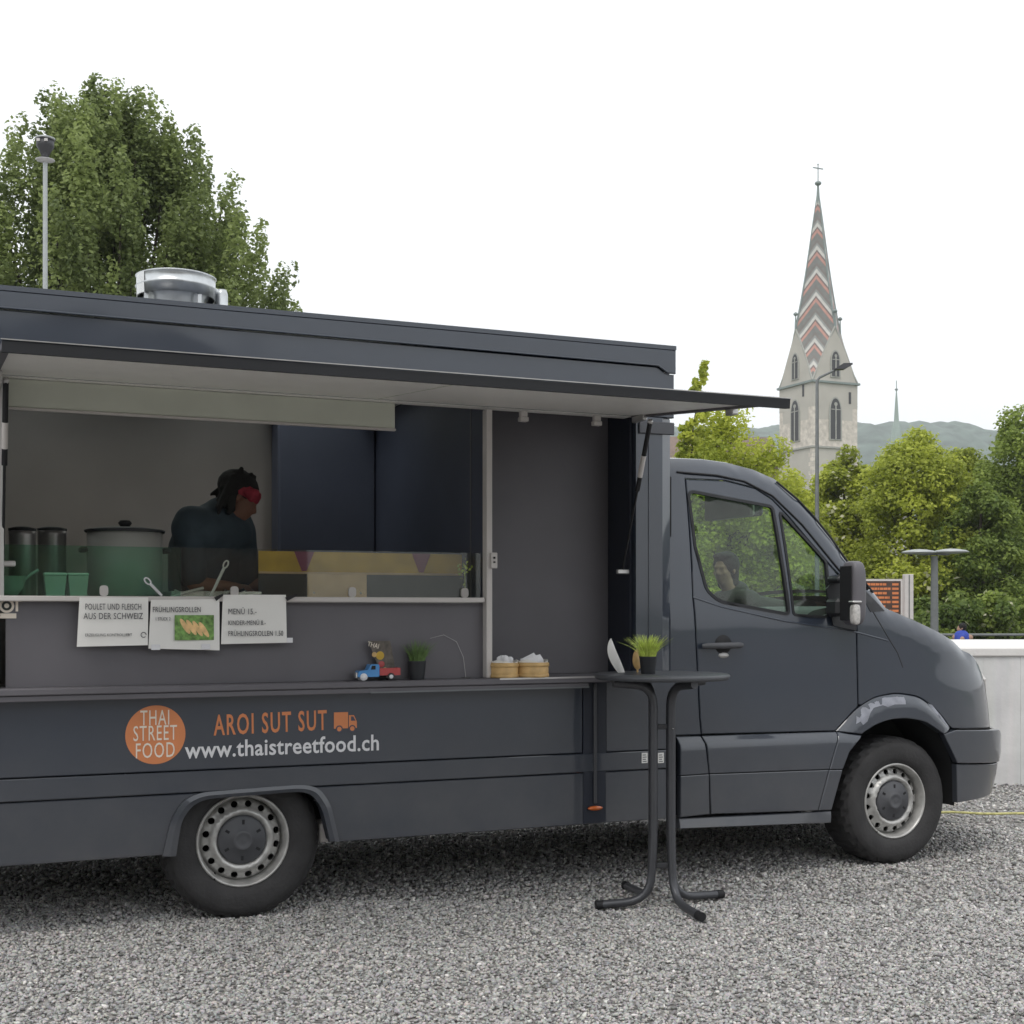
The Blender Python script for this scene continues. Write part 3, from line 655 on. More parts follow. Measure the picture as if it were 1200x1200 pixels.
both(sheet([(3.862,0.879),(3.893,0.868),(3.966,0.798),(4.021,0.738),(3.997,0.749),(3.917,0.81)], [], lambda u, z: flare_fn(u, z) - .0012, step=.02, gap=0, skirt=0), 'painted_sky_patch', M['sky_glint'], far=False)
# seams and rubber strips on the near side
def line3(pts, off, r, mm, name, step=.04, n=6):
    m = MB(); m.tube([(u, sv(u, z) + off, z) for u, z in resample(pts, step, False)], r, n); return m.build(name, mm, T_)
line3([(3.399,1.49),(3.447,1.447),(3.593,1.243),(3.652,1.166),(3.688,1.084)], .0035, .0055, M['seal'], 'bonnet_gap')
line3([(2.312,2.135),(2.558,2.127),(2.726,2.101),(2.895,2.027),(3.066,1.871),(3.236,1.672),(3.378,1.513)], -.002, .006, M['seal'], 'roof_gutter')
line3([(u - .012, z - .022) for u, z in OUT[5:12]], -.004, .006, M['seal'], 'windscreen_rubber')
line3([(2.335,1.471),(2.503,1.422),(2.901,1.345),(3.372,1.282),(3.587,1.234)], .003, .006, P, 'waist_crease')
cb = [(3.431,1.523),(3.572,1.4),(3.466,1.395),(3.43,1.457)]
both(sheet(cb, [], FOFF(-.003), step=.05, gap=0, skirt=.01), 'cowl_corner', M['dark'])
q = (2.852,2.115); m = MB(); m.prism(rpoly([(q[0] - .03, q[1] - .06), (q[0] + .05, q[1] - .09), (q[0] + .05, q[1] - .0), (q[0] - .01, q[1] + .015)], .01), lambda a, b: (a, .16, b), lambda a, b: (a, .24, b)); m.build('roof_marker', M['dark'], T_)
m = MB(); m.box((2.13, -.005, .34), (2.32, .02, 1.20)); m.build('body_joint', M['seal'], T_)
# door handle
h = (2.5,1.216)
m = MB(); m.tube([(h[0] - .125, sv(*h) - .018, h[1]), (h[0] - .10, sv(*h) - .034, h[1] + .002), (h[0] + .09, sv(*h) - .034, h[1] + .004), (h[0] + .118, sv(*h) - .016, h[1] + .004)], [.013, .017, .017, .012], 10); hd = m.build('handle', M['hubcap'], door)
m = MB(); m.lathe([(0, -.0015), (.050, -.0015), (.052, .004)], 28, 'y', (h[0] + .012, sv(*h) - .001, h[1] + .008)); m.build('handle_recess', M['black'], door)
k = (2.515,1.171); m = MB(); m.lathe([(0, -.006), (.026, -.004), (.03, .002)], 20, 'y'); m.v = [(x * 1.1 + k[0], y + sv(*k) - .001, z * .5 + k[1] - .004) for x, y, z in m.v]; m.build('lock_cover', M['alu'], door)
m = MB(); q = (3.261,1.489); m.tube([(q[0], sv(*q) - .004, q[1]), (q[0], sv(*q) - .016, q[1])], .02, 12); 
# mirror
b_ = [(3.152,1.52),(3.242,1.605),(3.356,1.475),(3.351,1.292),(3.197,1.321)]
m = MB(); m.prism(b_, lambda a, b: (a, -.055, b), lambda a, b: (a + .02, -.015, b)); mirr = m.build('wing_mirror', M['dark'], T_)
c_ = (3.212,1.5); 
def rbox(cx, cy, cz, sx, sy, sz, p=3.2, nu=20, nv=28, tp=lambda t: 1):
    m = MB(); rows = []
    for i in range(nu + 1):
        ph = -math.pi / 2 + math.pi * i / nu; r = []
        for j in range(nv + 1):
            th = 2 * math.pi * j / nv
            f = lambda t: math.copysign(abs(t) ** (2 / p), t)
            x, y, z = f(math.cos(ph)) * f(math.cos(th)), f(math.cos(ph)) * f(math.sin(th)), f(math.sin(ph))
            r.append((cx + x * sx * tp(z), cy + y * sy * tp(z), cz + z * sz))
        rows.append(r)
    m.quadstrip(rows); return m
rbox(c_[0] + .005, -.20, c_[1] - .005, .045, .070, .172, 4).build('mirror_housing', M['panel'], mirr)
m = MB(); m.box((c_[0] - .046, -.25, c_[1] - .15), (c_[0] - .040, -.15, c_[1] + .14), 0, .01); m.build('mirror_glass', M['black'], mirr)
lz = (3.181,1.382); rbox(lz[0], -.262, lz[1], .024, .022, .055, 4).build('indicator_lens', M['clear'], mirr)
m = MB(); m.box((lz[0] - .03, -.285, lz[1] + .060), (lz[0] + .03, -.24, lz[1] + .072), 0, .005); m.build('mirror_trim', M['alu'], mirr)
m = MB(); m.box((c_[0] - .06, -.15, c_[1] - .13), (c_[0] + .03, -.03, c_[1] - .03), 0, .02); m.build('mirror_arm', M['dark'], mirr); m = MB(); m.box((c_[0] - .05, -.15, c_[1] + .05), (c_[0] + .03, -.03, c_[1] + .09), 0, .015); m.build('mirror_arm', M['dark'], mirr)
copyv = mirror_mb(rbox(c_[0] + .005, -.20, c_[1] - .005, .045, .07, .172, 4), VC); copyv.build('far_mirror_housing', M['panel'], T_)
# cab interior
m = MB(); m.box((2.24, .03, .60), (3.15, 1.90, .66)); m.box((2.22, .03, .66), (2.235, 1.90, 2.10)); m.build('cab_floor', M['under'], T_)
dz = (3.265,1.4)[1]
m = MB(); m.prism(rpoly([(3.02, 1.06), (3.02, 1.30), (3.12, 1.40), (3.30, 1.43), (3.62, 1.36), (3.62, .98), (3.25, .98)], .04), lambda a, b: (a, .05, b), lambda a, b: (a, 1.88, b)); m.build('dashboard', M['dash'], T_)
for vv in (.12, 1.32):
    m = MB(); m.box((2.36, vv, .80), (2.90, vv + .50, .98), 0, .05); st = m.build('cab_seat', M['seat'], T_)
    m = rbox(0, 0, 0, .075, .25, .30, 4); ang = -.22
    m.v = [(2.40 + x * math.cos(ang) + z * math.sin(ang), vv + .25 + y, 1.24 - x * math.sin(ang) + z * math.cos(ang)) for x, y, z in m.v]; m.build('seat_back', M['seat'], st)
    rbox(2.32, vv + .25, 1.62, .05, .13, .08, 3).build('headrest', M['seat'], st)
m = MB(); cs = Vector((2.98, 1.50, 1.40)); pts = []
for i in range(33):
    a = 2 * math.pi * i / 32; pts.append(cs + Vector((-.55, 0, .83)).normalized().cross(Vector((0, 1, 0))) * .2 * math.cos(a) + Vector((0, 1, 0)) * .2 * math.sin(a))
m.tube(pts, .016, 8, cap=False); m.tube([cs, cs + Vector((.25, 0, -.2))], .03, 10); m.tube([pts[4], cs, pts[12]], .012, 6); m.build('steering_wheel', M['dark'], T_)
q = (3.332,2.027); m = MB(); m.box((q[0] - .015, .83, q[1] - .045), (q[0] + .015, 1.07, q[1] + .045), 0, .012); m.tube([(q[0], .95, q[1] + .04), (q[0] + .01, .95, 2.16)], .008, 6); m.build('inner_mirror', M['dark'], T_)
q = (2.954,2.026)
for vv in (.35, 1.15):
    m = MB(); m.box((q[0] - .02, vv, q[1] - .09), (q[0] + .01, vv + .5, q[1] + .09), 0, .01); m.build('sun_visor', M['pelmet'], T_)
m = MB(); m.box((2.24, .22, 2.09), (2.80, 1.70, 2.11), 0); m.build('headliner', M['pelmet'], T_)
for nm, a in (('door_card', .0),):
    mb = sheet([(2.345,1.382),(3.349,1.264),(3.349,0.747),(2.422,0.758)], [], FOFF(.06), step=9, gap=0, skirt=.02); both(mb, nm, M['dash'])
# ------------------------------------------------------------ figures
def capsule(mb, a, ra, b, rb, n=14, sy=1.0):
    a = Vector(a); b = Vector(b); d = b - a; L = d.length; t = d.normalized() if L > 1e-6 else Vector((0, 0, 1))
    x = t.cross(Vector((0, 0, 1)) if abs(t.z) < .95 else Vector((1, 0, 0))).normalized(); y = t.cross(x)
    rows = []
    for i in range(6): ph = -math.pi / 2 + (math.pi / 2) * i / 5; rows.append((a + t * ra * math.sin(ph), max(1e-4, ra * math.cos(ph))))
    for i in range(6): ph = (math.pi / 2) * i / 5; rows.append((b + t * rb * math.sin(ph), max(1e-4, rb * math.cos(ph))))
    vs = [];
    for c, r in rows:
        for j in range(n): an = 2 * math.pi * j / n; vs.append(c + x * r * math.cos(an) + y * r * math.sin(an))
    fs = [[i * n + j, i * n + (j + 1) % n, (i + 1) * n + (j + 1) % n, (i + 1) * n + j] for i in range(len(rows) - 1) for j in range(n)]
    fs += [list(range(n))[::-1], list(range((len(rows) - 1) * n, len(rows) * n))]
    mb.add(vs, fs, 0, True)
def ellipsoid(mb, c, r, rot=None, n=16):
    rows = []
    for i in range(n // 2 + 1):
        ph = -math.pi / 2 + math.pi * i / (n // 2)
        for j in range(n):
            th = 2 * math.pi * j / n; p = Vector((r[0] * max(1e-3, math.cos(ph)) * math.cos(th), r[1] * max(1e-3, math.cos(ph)) * math.sin(th), r[2] * math.sin(ph)))
            if rot is not None: p = rot @ p
            rows.append(p + Vector(c))
    k = n // 2
    fs = [[i * n + j, i * n + (j + 1) % n, (i + 1) * n + (j + 1) % n, (i + 1) * n + j] for i in range(k) for j in range(n)] + [list(range(n))[::-1], list(range(k * n, (k + 1) * n))]
    mb.add(rows, fs, 0, True)
def remeshed(mb, name, m, parent, vox=.012, smooth=4):
    me = bpy.data.meshes.new(name); me.from_pydata(mb.v, [], mb.f)
    bm = bmesh.new(); bm.from_mesh(me); bmesh.ops.recalc_face_normals(bm, faces=bm.faces); bm.to_mesh(me); bm.free()
    o = link(bpy.data.objects.new(name, me))
    r = o.modifiers.new('r', 'REMESH'); r.mode = 'VOXEL'; r.voxel_size = vox
    s = o.modifiers.new('s', 'SMOOTH'); s.iterations = smooth; s.factor = .5
    C.view_layer.update(); dg = C.evaluated_depsgraph_get(); m2 = bpy.data.meshes.new_from_object(o.evaluated_get(dg))
    o.modifiers.clear(); o.data = m2; m2.name = name; m2.materials.clear(); m2.materials.append(m)
    m2.polygons.foreach_set('use_smooth', [True] * len(m2.polygons)); setm(o, parent); return o
def head_mb(mb, c, fw, up, s=1.0):
    """a head with face: c centre, fw facing direction, up"""
    fw = Vector(fw).normalized(); up = Vector(up).normalized(); up = (up - fw * up.dot(fw)).normalized(); sd = up.cross(fw)
    rot = Matrix((sd, fw, up)).transposed(); c = Vector(c)
    P_ = lambda x, y, z: c + rot @ (Vector((x, y, z)) * s)
    E_ = lambda p, r: ellipsoid(mb, P_(*p), [q * s for q in r], rot)
    E_((0, -.012, .030), (.074, .090, .082)); E_((0, .022, -.030), (.056, .064, .075)); E_((0, .052, -.082), (.028, .026, .022))
    E_((0, .074, .022), (.045, .018, .012)); capsule(mb, P_(0, .080, .012), .009 * s, P_(0, .099, -.022), .013 * s)
    E_((.016, .084, -.030), (.010, .012, .008)); E_((-.016, .084, -.030), (.010, .012, .008))
    E_((0, .080, -.052), (.022, .012, .006)); E_((0, .077, -.063), (.020, .012, .007))
    for q in (-1, 1):
        E_((q * .040, .058, -.022), (.018, .020, .018)); E_((q * .030, .072, .004), (.013, .008, .008)); E_((q * .076, -.008, -.006), (.008, .018, .030))
    return P_, rot
def hand(mb, w_, d, palm_n, curl=.6):
    """palm from the wrist w_ along d; four unequal curled fingers and a side thumb"""
    d = Vector(d).normalized(); n = Vector(palm_n); n = (n - d * n.dot(d)).normalized(); s = d.cross(n); w_ = Vector(w_)
    capsule(mb, w_, .024, w_ + d * .05, .030); capsule(mb, w_ + d * .03 + s * .022, .017, w_ + d * .075 + s * .026, .015); capsule(mb, w_ + d * .03 - s * .022, .017, w_ + d * .075 - s * .026, .014)
    for k, (off, L) in enumerate(((.030, .070), (.010, .078), (-.010, .073), (-.030, .056))):
        p = w_ + d * .078 + s * off; a = 0
        for j, f in enumerate((.45, .32, .23)):
            a += curl * (.5 + .35 * j); q = p + (d * math.cos(a) + n * math.sin(a)) * L * f; capsule(mb, p, .0095 - .001 * j, q, .0088 - .001 * j, 10); p = q
    p = w_ + d * .02 + s * .030; q = p + (d * .6 + s * .7 + n * .3).normalized() * .036; capsule(mb, p, .013, q, .011, 10); capsule(mb, q, .011, q + (d * .9 + n * .4).normalized() * .03, .009, 10)
def to_world(u, v, z):
    a = R(23.2); return Vector((-1.212 + u * math.cos(a) - v * math.sin(a), 5.985 + u * math.sin(a) + v * math.cos(a), z))
RZ = R(23.2)
def on_truck(name, u, v, z, label, cat, group=None, rz=0):
    return empty(name, to_world(u, v, z), RZ + rz, label, cat, group)
# the cook, stooping over the counter, local frame = truck directions, origin at the feet
cv = .62
hx, hz = (0.103,1.957); sx_, sz_ = (-0.015,1.784)
cook = on_truck('person', sx_, cv, .80, 'cook with black hair and red headband stooping in teal shirt', 'person')
hx -= sx_; hz -= .80; shz = (-0.024,1.924)[1] - .80
b = MB(); sh = Vector((.00, .02, shz - .07)); pel = Vector((-.03, .08, .86 - .14)); SD = Vector((.86, .5, 0))
capsule(b, pel - SD * .05, .115, pel + Vector((.0, 0, .18)) + SD * .05, .115, 18); capsule(b, pel + Vector((.0, 0, .18)), .115, sh + Vector((-.0, 0, -.10)), .10, 18)
capsule(b, sh - SD * .13 - Vector((0, 0, .03)), .055, sh + SD * .13 - Vector((0, 0, .03)), .055); capsule(b, sh, .055, Vector((hx - .03, .0, hz - .06)), .050)
P_, rot = head_mb(b, (hx, 0, hz), (.86, -.15, -.42), (.35, 0, .9), .98)
for q in (-1, 1):
    s0 = sh + SD * q * .17 + Vector((0, 0, -.05)); el = s0 + Vector((.03, -.03, -.27)); wr = el + Vector((.20, -.06 - q * .06, -.02))
    capsule(b, s0, .055, el, .042); capsule(b, el, .040, wr, .027); hand(b, wr, (.95, 0, -.25), (0, -q * .3, -1))
    hp = pel + Vector((0, q * .09, -.05)); kn = Vector((-.05, q * .11, .42 * .86)); an = Vector((-.10, q * .11, .08))
    capsule(b, hp, .085, kn, .058); capsule(b, kn, .055, an, .038); capsule(b, an + Vector((0, 0, -.03)), .042, an + Vector((.16, 0, -.04)), .034)
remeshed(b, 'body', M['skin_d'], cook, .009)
b = MB(); capsule(b, pel - SD * .06, .140, pel + Vector((.0, 0, .18)) - SD * .06, .140, 18); capsule(b, pel + SD * .06, .140, pel + Vector((.0, 0, .18)) + SD * .06, .140, 18); capsule(b, pel + Vector((.0, 0, .18)) - SD * .06, .140, sh + Vector((0, 0, -.07)) - SD * .08, .130, 18); capsule(b, pel + Vector((.0, 0, .18)) + SD * .06, .140, sh + Vector((0, 0, -.07)) + SD * .08, .130, 18)
capsule(b, sh - SD * .15 + Vector((0, 0, -.02)), .082, sh + SD * .15 + Vector((0, 0, -.02)), .082); capsule(b, sh, .095, sh + Vector((.02, 0, .035)), .078); capsule(b, pel + Vector((0, 0, .1)), .145, sh + Vector((0, 0, -.04)), .13, 18)
for q in (-1, 1):
    s0 = sh + SD * q * .17 + Vector((0, 0, -.05)); el = s0 + Vector((.03, -.03, -.27)); capsule(b, s0, .080, s0.lerp(el, .85), .066)
sh_o = remeshed(b, 'shirt', M['teal'], cook, .012)
b = MB(); 
for q in (-1, 1):
    hp = pel + Vector((0, q * .09, -.05)); kn = Vector((-.05, q * .11, .42 * .86)); an = Vector((-.10, q * .11, .08)); capsule(b, hp, .105, kn, .075); capsule(b, kn, .075, an, .06)
remeshed(b, 'trousers', M['black'], cook, .014)
b = MB(); random.seed(3)
ellipsoid(b, P_(0, -.030, .055), (.094, .108, .088), rot)
for k in range(70):
    a = random.uniform(.45, 2.7) * random.choice((-1, 1)); e0 = P_(math.sin(a) * .075, -.02 - .07 * abs(math.cos(a * .5)), random.uniform(.0, .09))
    e1 = e0 + Vector((random.uniform(-.09, -.01), random.uniform(-.05, .05), random.uniform(-.19, -.05))); capsule(b, e0, .017, e1, .010, 8)
for k in range(16): e0 = P_(random.uniform(-.06, .06), random.uniform(-.08, .03), .11); capsule(b, e0, .02, e0 + Vector((random.uniform(-.05, .03), random.uniform(-.03, .03), random.uniform(.0, .03))), .012, 8)
remeshed(b, 'hair', M['hair'], cook, .008, 1)
b = MB(); rws = []
for i in range(33):
    a = 2 * math.pi * i / 32
    rws.append([tuple(P_(math.sin(a) * rr_, math.cos(a) * (rr_ + .016) - .010, zz)) for zz, rr_ in ((.012, .082), (.025, .089), (.055, .091), (.072, .084))])
b.quadstrip(rws); b.build('headband', M['scarf'], cook)
b = MB(); capsule(b, P_(-.085, .02, .035), .018, P_(-.10, .06, .05), .022); capsule(b, P_(-.085, .02, .035), .016, P_(-.10, .055, .015), .018); remeshed(b, 'headband_knot', M['scarf'], cook, .007, 1)
# passenger seen through the side window of the cab
pv = 1.12; px_, pz_ = (3.248,1.657); pas = on_truck('person', px_, pv, .80, 'person in dark jacket in the cab, face turned rearwards behind side glass', 'person'); hz = pz_ - .80
b = MB(); sh = Vector((.08, 0, hz - .20)); pel = Vector((.10, 0, .24))
capsule(b, pel, .14, sh + Vector((0, 0, -.05)), .13, 18); capsule(b, sh + Vector((0, -.14, 0)), .065, sh + Vector((0, .14, 0)), .065); capsule(b, sh, .055, (0.01, 0, hz - .07), .048)
P_, rot = head_mb(b, (0, 0, hz), (-.86, -.42, -.05), (0, 0, 1), .88)
arms = []
for q in (-1, 1):
    s0 = sh + Vector((0, q * .17, -.02)); el = s0 + Vector((.24, q * .03, -.03)); wr = el + Vector((.23, -q * .04, .03)); arms.append((s0, el, wr))
    capsule(b, s0, .05, el, .040); capsule(b, el, .038, wr, .026); hand(b, wr, (.95, 0, .1), (0, -q * .3, -1), .9)
    hp = pel + Vector((0, q * .09, 0)); kn = hp + Vector((.42, 0, .04)); an = kn + Vector((.12, 0, -.36)); capsule(b, hp, .085, kn, .06); capsule(b, kn, .055, an, .04); capsule(b, an, .04, an + Vector((.15, 0, -.02)), .033)
remeshed(b, 'body', M['skin'], pas, .008)
b = MB(); capsule(b, pel, .155, sh + Vector((0, 0, -.05)), .15, 18); capsule(b, sh + Vector((0, -.15, 0)), .078, sh + Vector((0, .15, 0)), .078); capsule(b, sh + Vector((.02, 0, .02)), .08, sh + Vector((.02, 0, .06)), .075)
for s0, el, wr in arms: capsule(b, s0, .07, el, .058); capsule(b, el, .057, el.lerp(wr, .9), .042)
remeshed(b, 'jacket', M['hoodie'], pas, .011)
b = MB(); ellipsoid(b, P_(0, -.030, .040), (.083, .090, .084), rot); ellipsoid(b, P_(0, -.055, -.03), (.07, .060, .08), rot); ellipsoid(b, P_(0, -.05, -.10), (.075, .06, .05), rot); ellipsoid(b, P_(0, .02, .10), (.065, .06, .024), rot)
remeshed(b, 'hair', M['hair'], pas, .008, 2)
# ------------------------------------------------------------ things in the truck
def bowl_like(prof, c, n=32): m = MB(); m.lathe(prof, n, 'z', c); return m
kv = .42
def cooker():
    l = (-0.64,1.7)[0]; r = (-0.301,1.707)[0]; r0 = (r - l) / 2; zt = (-0.472,1.771)[1]; zl = (-0.472,1.803)[1]
    t = on_truck('rice_cooker', (l + r) / 2, kv + r0 * .0, 1.461, 'large round rice cooker with dark lid behind the left glass', 'rice cooker')
    H = zt - 1.461
    m = MB(); m.lathe([(0, .0), (r0 * .9, .0), (r0, .02), (r0, H), (r0 * .9, H)], 40); m.build('pot', M['cooker'], t)
    m = MB(); m.lathe([(r0 * 1.06, H - .006), (r0 * 1.08, H + .004), (r0 * 1.0, H + .010), (r0 * .6, H + .018), (0, H + .02)], 40); m.build('lid', M['dark'], t)
    m = MB(); m.lathe([(0, H + .018), (.02, H + .022), (.032, H + .040), (.022, H + .052), (0, H + .054)], 20); m.build('knob', M['black'], t)
    for q in (-1, 1):
        m = MB(); m.box((q * r0, -.04, H - .10), (q * (r0 + .035), .04, H - .075), 0, .006); m.build('handle', M['black'], t)
cooker()
def canister(x0, x1, v, z1, lab, mm, lidm, name='steel_container', cat='container'):
    r = (x1 - x0) / 2; H = z1 - 1.461; t = on_truck(name, (x0 + x1) / 2, v, 1.461, lab, cat)
    m = MB(); m.lathe([(0, 0), (r * .95, 0), (r, .01), (r, H - .02), (r * 1.03, H), (r * .9, H), (r * .9, H - .05), (0, H - .05)], 28); m.build('body', mm, t)
    m = MB(); m.lathe([(r * 1.03, H + .001), (r * 1.04, H + .012), (r * .5, H + .02), (0, H + .022)], 28); m.build('lid', lidm, t)
a_, b__ = [(-0.978,1.765),(-0.861,1.768)]; canister(a_[0], b__[0], .46, a_[1], 'brown steel container with black lid at the left end behind glass', M['steel'], M['black'])
a_, b__ = [(-0.845,1.776),(-0.716,1.779)]; canister(a_[0], b__[0], .60, a_[1], 'steel container with dark lid standing beside the rice cooker', M['steel'], M['dark'])
for (x0, x1), lab in (((52, 78), 'pale squarish food tub, left of two behind the left glass'), ((80, 104), 'pale squarish food tub, right of two behind the left glass')):
    a_ = [(-0.844,1.527),(-0.751,1.528),(-0.744,1.528),(-0.658,1.529)]; (l, r) = (a_[0][0], a_[1][0]) if x0 == 52 else (a_[2][0], a_[3][0])
    t = on_truck('food_tub', (l + r) / 2, .20, 1.461, lab, 'tub', 'food tubs'); hw = (r - l) / 2
    m = MB(); m.box((-hw * .85, -hw * .85, .0), (hw * .85, hw * .85, .012)); 
    m.add([(sx * hw * k, sy * hw * k, z) for k, z in ((.82, .012), (1, .095)) for sx, sy in ((-1, -1), (1, -1), (1, 1), (-1, 1))], [[0, 1, 5, 4], [1, 2, 6, 5], [2, 3, 7, 6], [3, 0, 4, 7]]); m.build('body', M['white_trim'], t)
    m = MB(); m.box((-hw * 1.04, -hw * 1.04, .096), (hw * 1.04, hw * 1.04, .108), 0, .004); m.build('lid', M['paper'], t)
q = (-0.998,1.548); t = on_truck('mixing_bowl', q[0], .20, 1.461, 'pale round mixing bowl at the far left behind the left glass', 'bowl')
m = MB(); m.lathe([(0, .0), (.04, 0), (.07, .04), (.085, .09), (.088, .092), (.082, .088), (.065, .04), (0, .012)], 28); m.build('body', M['white_trim'], t)
m = MB(); m.tube([(.02, -.02, .03), (.10, -.03, .10), (.13, -.03, .12)], .007, 8); m.build('spoon', M['alu'], t)
def utensil(name, a, b, v0_, v1_, lab, mm, cat, head=True):
    t = on_truck(name, a[0], v0_, a[1], lab, cat)
    d = Vector((b[0] - a[0], v1_ - v0_, b[1] - a[1])); m = MB(); m.tube([(0, 0, 0), tuple(d * .5), tuple(d)], [.006, .007, .007], 8); m.build('shaft', mm, t)
    if head:
        m = MB(); pts = []
        e = d.normalized(); p = e.cross(Vector((0, 1, 0))).normalized()
        for i in range(13): an = 2 * math.pi * i / 12; pts.append(tuple(d + e * (.016 + .018 * math.cos(an)) + p * .010 * math.sin(an)))
        m.tube(pts, .004, 6, cap=False); m.build('loop', mm, t)
a_ = [(-0.363,1.498),(-0.414,1.52),(-0.131,1.522),(-0.085,1.6),(-0.303,1.498),(-0.206,1.552)]
utensil('ladle', (a_[0][0], 1.468), a_[1], .01, .0, 'white loop handle of a ladle lying on the counter edge, left one', M['print_w'], 'ladle')
a_ = [(-0.128,1.517),(-0.07,1.599),(-0.31,1.5),(-0.158,1.54),(-0.073,1.533),(0.036,1.589),(0.076,1.51)]
utensil('serving_spoon', (a_[0][0], 1.468), a_[1], .12, .10, 'white loop ended spoon leaning up in front of the cook', M['print_w'], 'spoon')
utensil('tongs', (a_[2][0], 1.466), (a_[3][0], 1.505), .10, .14, 'steel tongs lying on the counter before the cook', M['alu'], 'tongs', False)
utensil('knife', (a_[4][0], 1.466), (a_[5][0], 1.50), .12, .18, 'dark handled knife on the counter right of the spoon', M['dark'], 'knife', False)
# tray with food
a_ = [(-0.295,1.574),(0.119,1.506),(0.765,1.569)]; t = on_truck('food_tray', (a_[0][0] + a_[1][0]) / 2, .30, 1.461, 'long shallow steel tray with cutlery in front of the cook', 'tray'); hw = (a_[1][0] - a_[0][0]) / 2
m = MB(); m.box((-hw, -.12, 0), (hw, .12, .01)); m.box((-hw, -.12, .01), (hw, -.112, .03)); m.box((-hw, .112, .01), (hw, .12, .03)); m.box((-hw, -.111, .01), (-hw + .008, .111, .03)); m.box((hw - .008, -.111, .01), (hw, .111, .03)); m.build('body', M['steel_b'], t)
random.seed(5)
for k in range(7):
    x = random.uniform(-hw * .8, hw * .8); m = MB(); m.tube([(x, -.08, .02), (x + random.uniform(-.08, .08), .06, .035)], .006, 6); m.build('cutlery', M['alu'] if k % 2 else M['dark'], t)
# beige board on the counter
a_ = [(0.323,1.576),(0.611,1.58),(0.611,1.502)]
t = on_truck('wooden_board', (a_[0][0] + a_[1][0]) / 2, .12, 1.461, 'pale wooden board with two screws standing behind the clear glass', 'board'); hw = (a_[1][0] - a_[0][0]) / 2
m = MB(); m.box((-hw, -.008, 0), (hw, .008, a_[0][1] - 1.461), 0, .002); m.build('panel', M['wood'], t)
for q in (-1, 1):
    m = MB(); m.lathe([(0, -.0105), (.006, -.009), (.006, -.0081)], 10, 'y', (q * (hw - .03), 0, .025)); m.build('screw', M['steel_b'], t)
# reflection in the clear glass, made as a yellow screen behind it
a_ = [(0.14,1.687),(0.14,1.584),(1.255,1.68),(1.255,1.584),(0.14,1.502)]
t = on_truck('reflection_screen', a_[0][0], .34, 1.461, 'added low screen standing for a yellow and plum reflection in the clear glass', 'screen'); W_ = a_[2][0] - a_[0][0]; zt, zm = a_[0][1] - 1.461 + .002, a_[1][1] - 1.461
m = MB(); m.box((0, 0, 0), (W_, .006, zm - .002)); m.build('reflection_screen_base', M['seat'], t)
m = MB(); m.box((0, .0, zm), (W_, .006, zt)); m.build('yellow_reflection', M['yellow'], t)
for f in (.20, .74):
    m = MB(); x = W_ * f; m.add([(x - .05, -.003, zt), (x + .05, -.003, zt), (x + .012, -.003, zm + .01), (x - .012, -.003, zm + .01)], [[0, 1, 2, 3]]); m.build('reflected_pennant', M['purple'], t)
m = MB(); m.box((0, -.008, zm - .004), (W_, -.001, zm + .006)); m.build('reflection_screen_rail', M['wood'], t)
a_ = [(1.125,1.51),(1.125,1.671)]
t = on_truck('flower_bottle', a_[0][0], .14, 1.461, 'small clear bottle with yellow green sprig at the right end of the glass', 'bottle')
m = MB(); m.lathe([(0, 0), (.022, 0), (.024, .01), (.024, .07), (.010, .10), (.010, .125)], 18); m.build('bottle', M['glass_c'], t)
m = MB(); random.seed(2)
for k in range(26):
    p = Vector((random.gauss(0, .014), random.gauss(0, .014), .15 + random.gauss(0, .022))); d = Vector((random.gauss(0, 1), random.gauss(0, 1), random.gauss(0, 1))).normalized() * .010; e = d.cross(Vector((.3, 1, .2))).normalized() * .006
    m.add([p - d, p + e, p + d, p - e], [[0, 1, 2, 3]])
m.tube([(0, 0, .03), (0, 0, .15)], .002, 5); m.build('sprig', M['grassA'], t)
# ------------------------------------------------------------ papers taped under the counter
def sheet_paper(px, lab, v=-.0885):
    t = on_truck('menu_sheet', px[0][0], v, px[0][1], lab, 'menu sheet', 'menu sheets')
    q = [(x - px[0][0], z - px[0][1]) for x, z in px]
    m = MB(); rows = []
    for i in range(9):
        r = []
        for j in range(9):
            s, f = i / 8, j / 8
            x = (q[0][0] * (1 - s) + q[1][0] * s) * (1 - f) + (q[3][0] * (1 - s) + q[2][0] * s) * f
            z = (q[0][1] * (1 - s) + q[1][1] * s) * (1 - f) + (q[3][1] * (1 - s) + q[2][1] * s) * f
            r.append((x, .0 + .004 * math.sin(s * 5) * f, z))
        rows.append(r)
    m.quadstrip(rows); m.build('paper', M['paper'], t)
    cx = (q[0][0] + q[1][0] + q[2][0] + q[3][0]) / 4; cz = (q[0][1] + q[2][1]) / 2
    return t, cx, cz, q
t, cx, cz, q = sheet_paper([(-0.719,1.458),(-0.434,1.459),(-0.437,1.252),(-0.73,1.248)], 'white sheet with two large text lines, leftmost of the three taped sheets')
text_obj('lettering', 'POULET UND FLEISCH', .037, M['ink'], t, TX(cx, -.006, cz + .062), .60, 1.06); text_obj('lettering', 'AUS DER SCHWEIZ', .038, M['ink'], t, TX(cx, -.006, cz + .022), .72, 1.06)
text_obj('lettering', 'ERZEUGUNG KONTROLLIERT', .017, M['ink'], t, TX(cx - .02, -.006, cz - .058), .85); m = MB(); m.tube([(cx + .125 + .011 * math.cos(i * .5), -.006, cz - .058 + .011 * math.sin(i * .5)) for i in range(12)], .0015, 4); m.build('mark', M['ink'], t)
t, cx, cz, q = sheet_paper([(-0.423,1.448),(-0.128,1.453),(-0.128,1.226),(-0.434,1.237)], 'white sheet with photo of golden spring rolls, middle of the taped sheets')
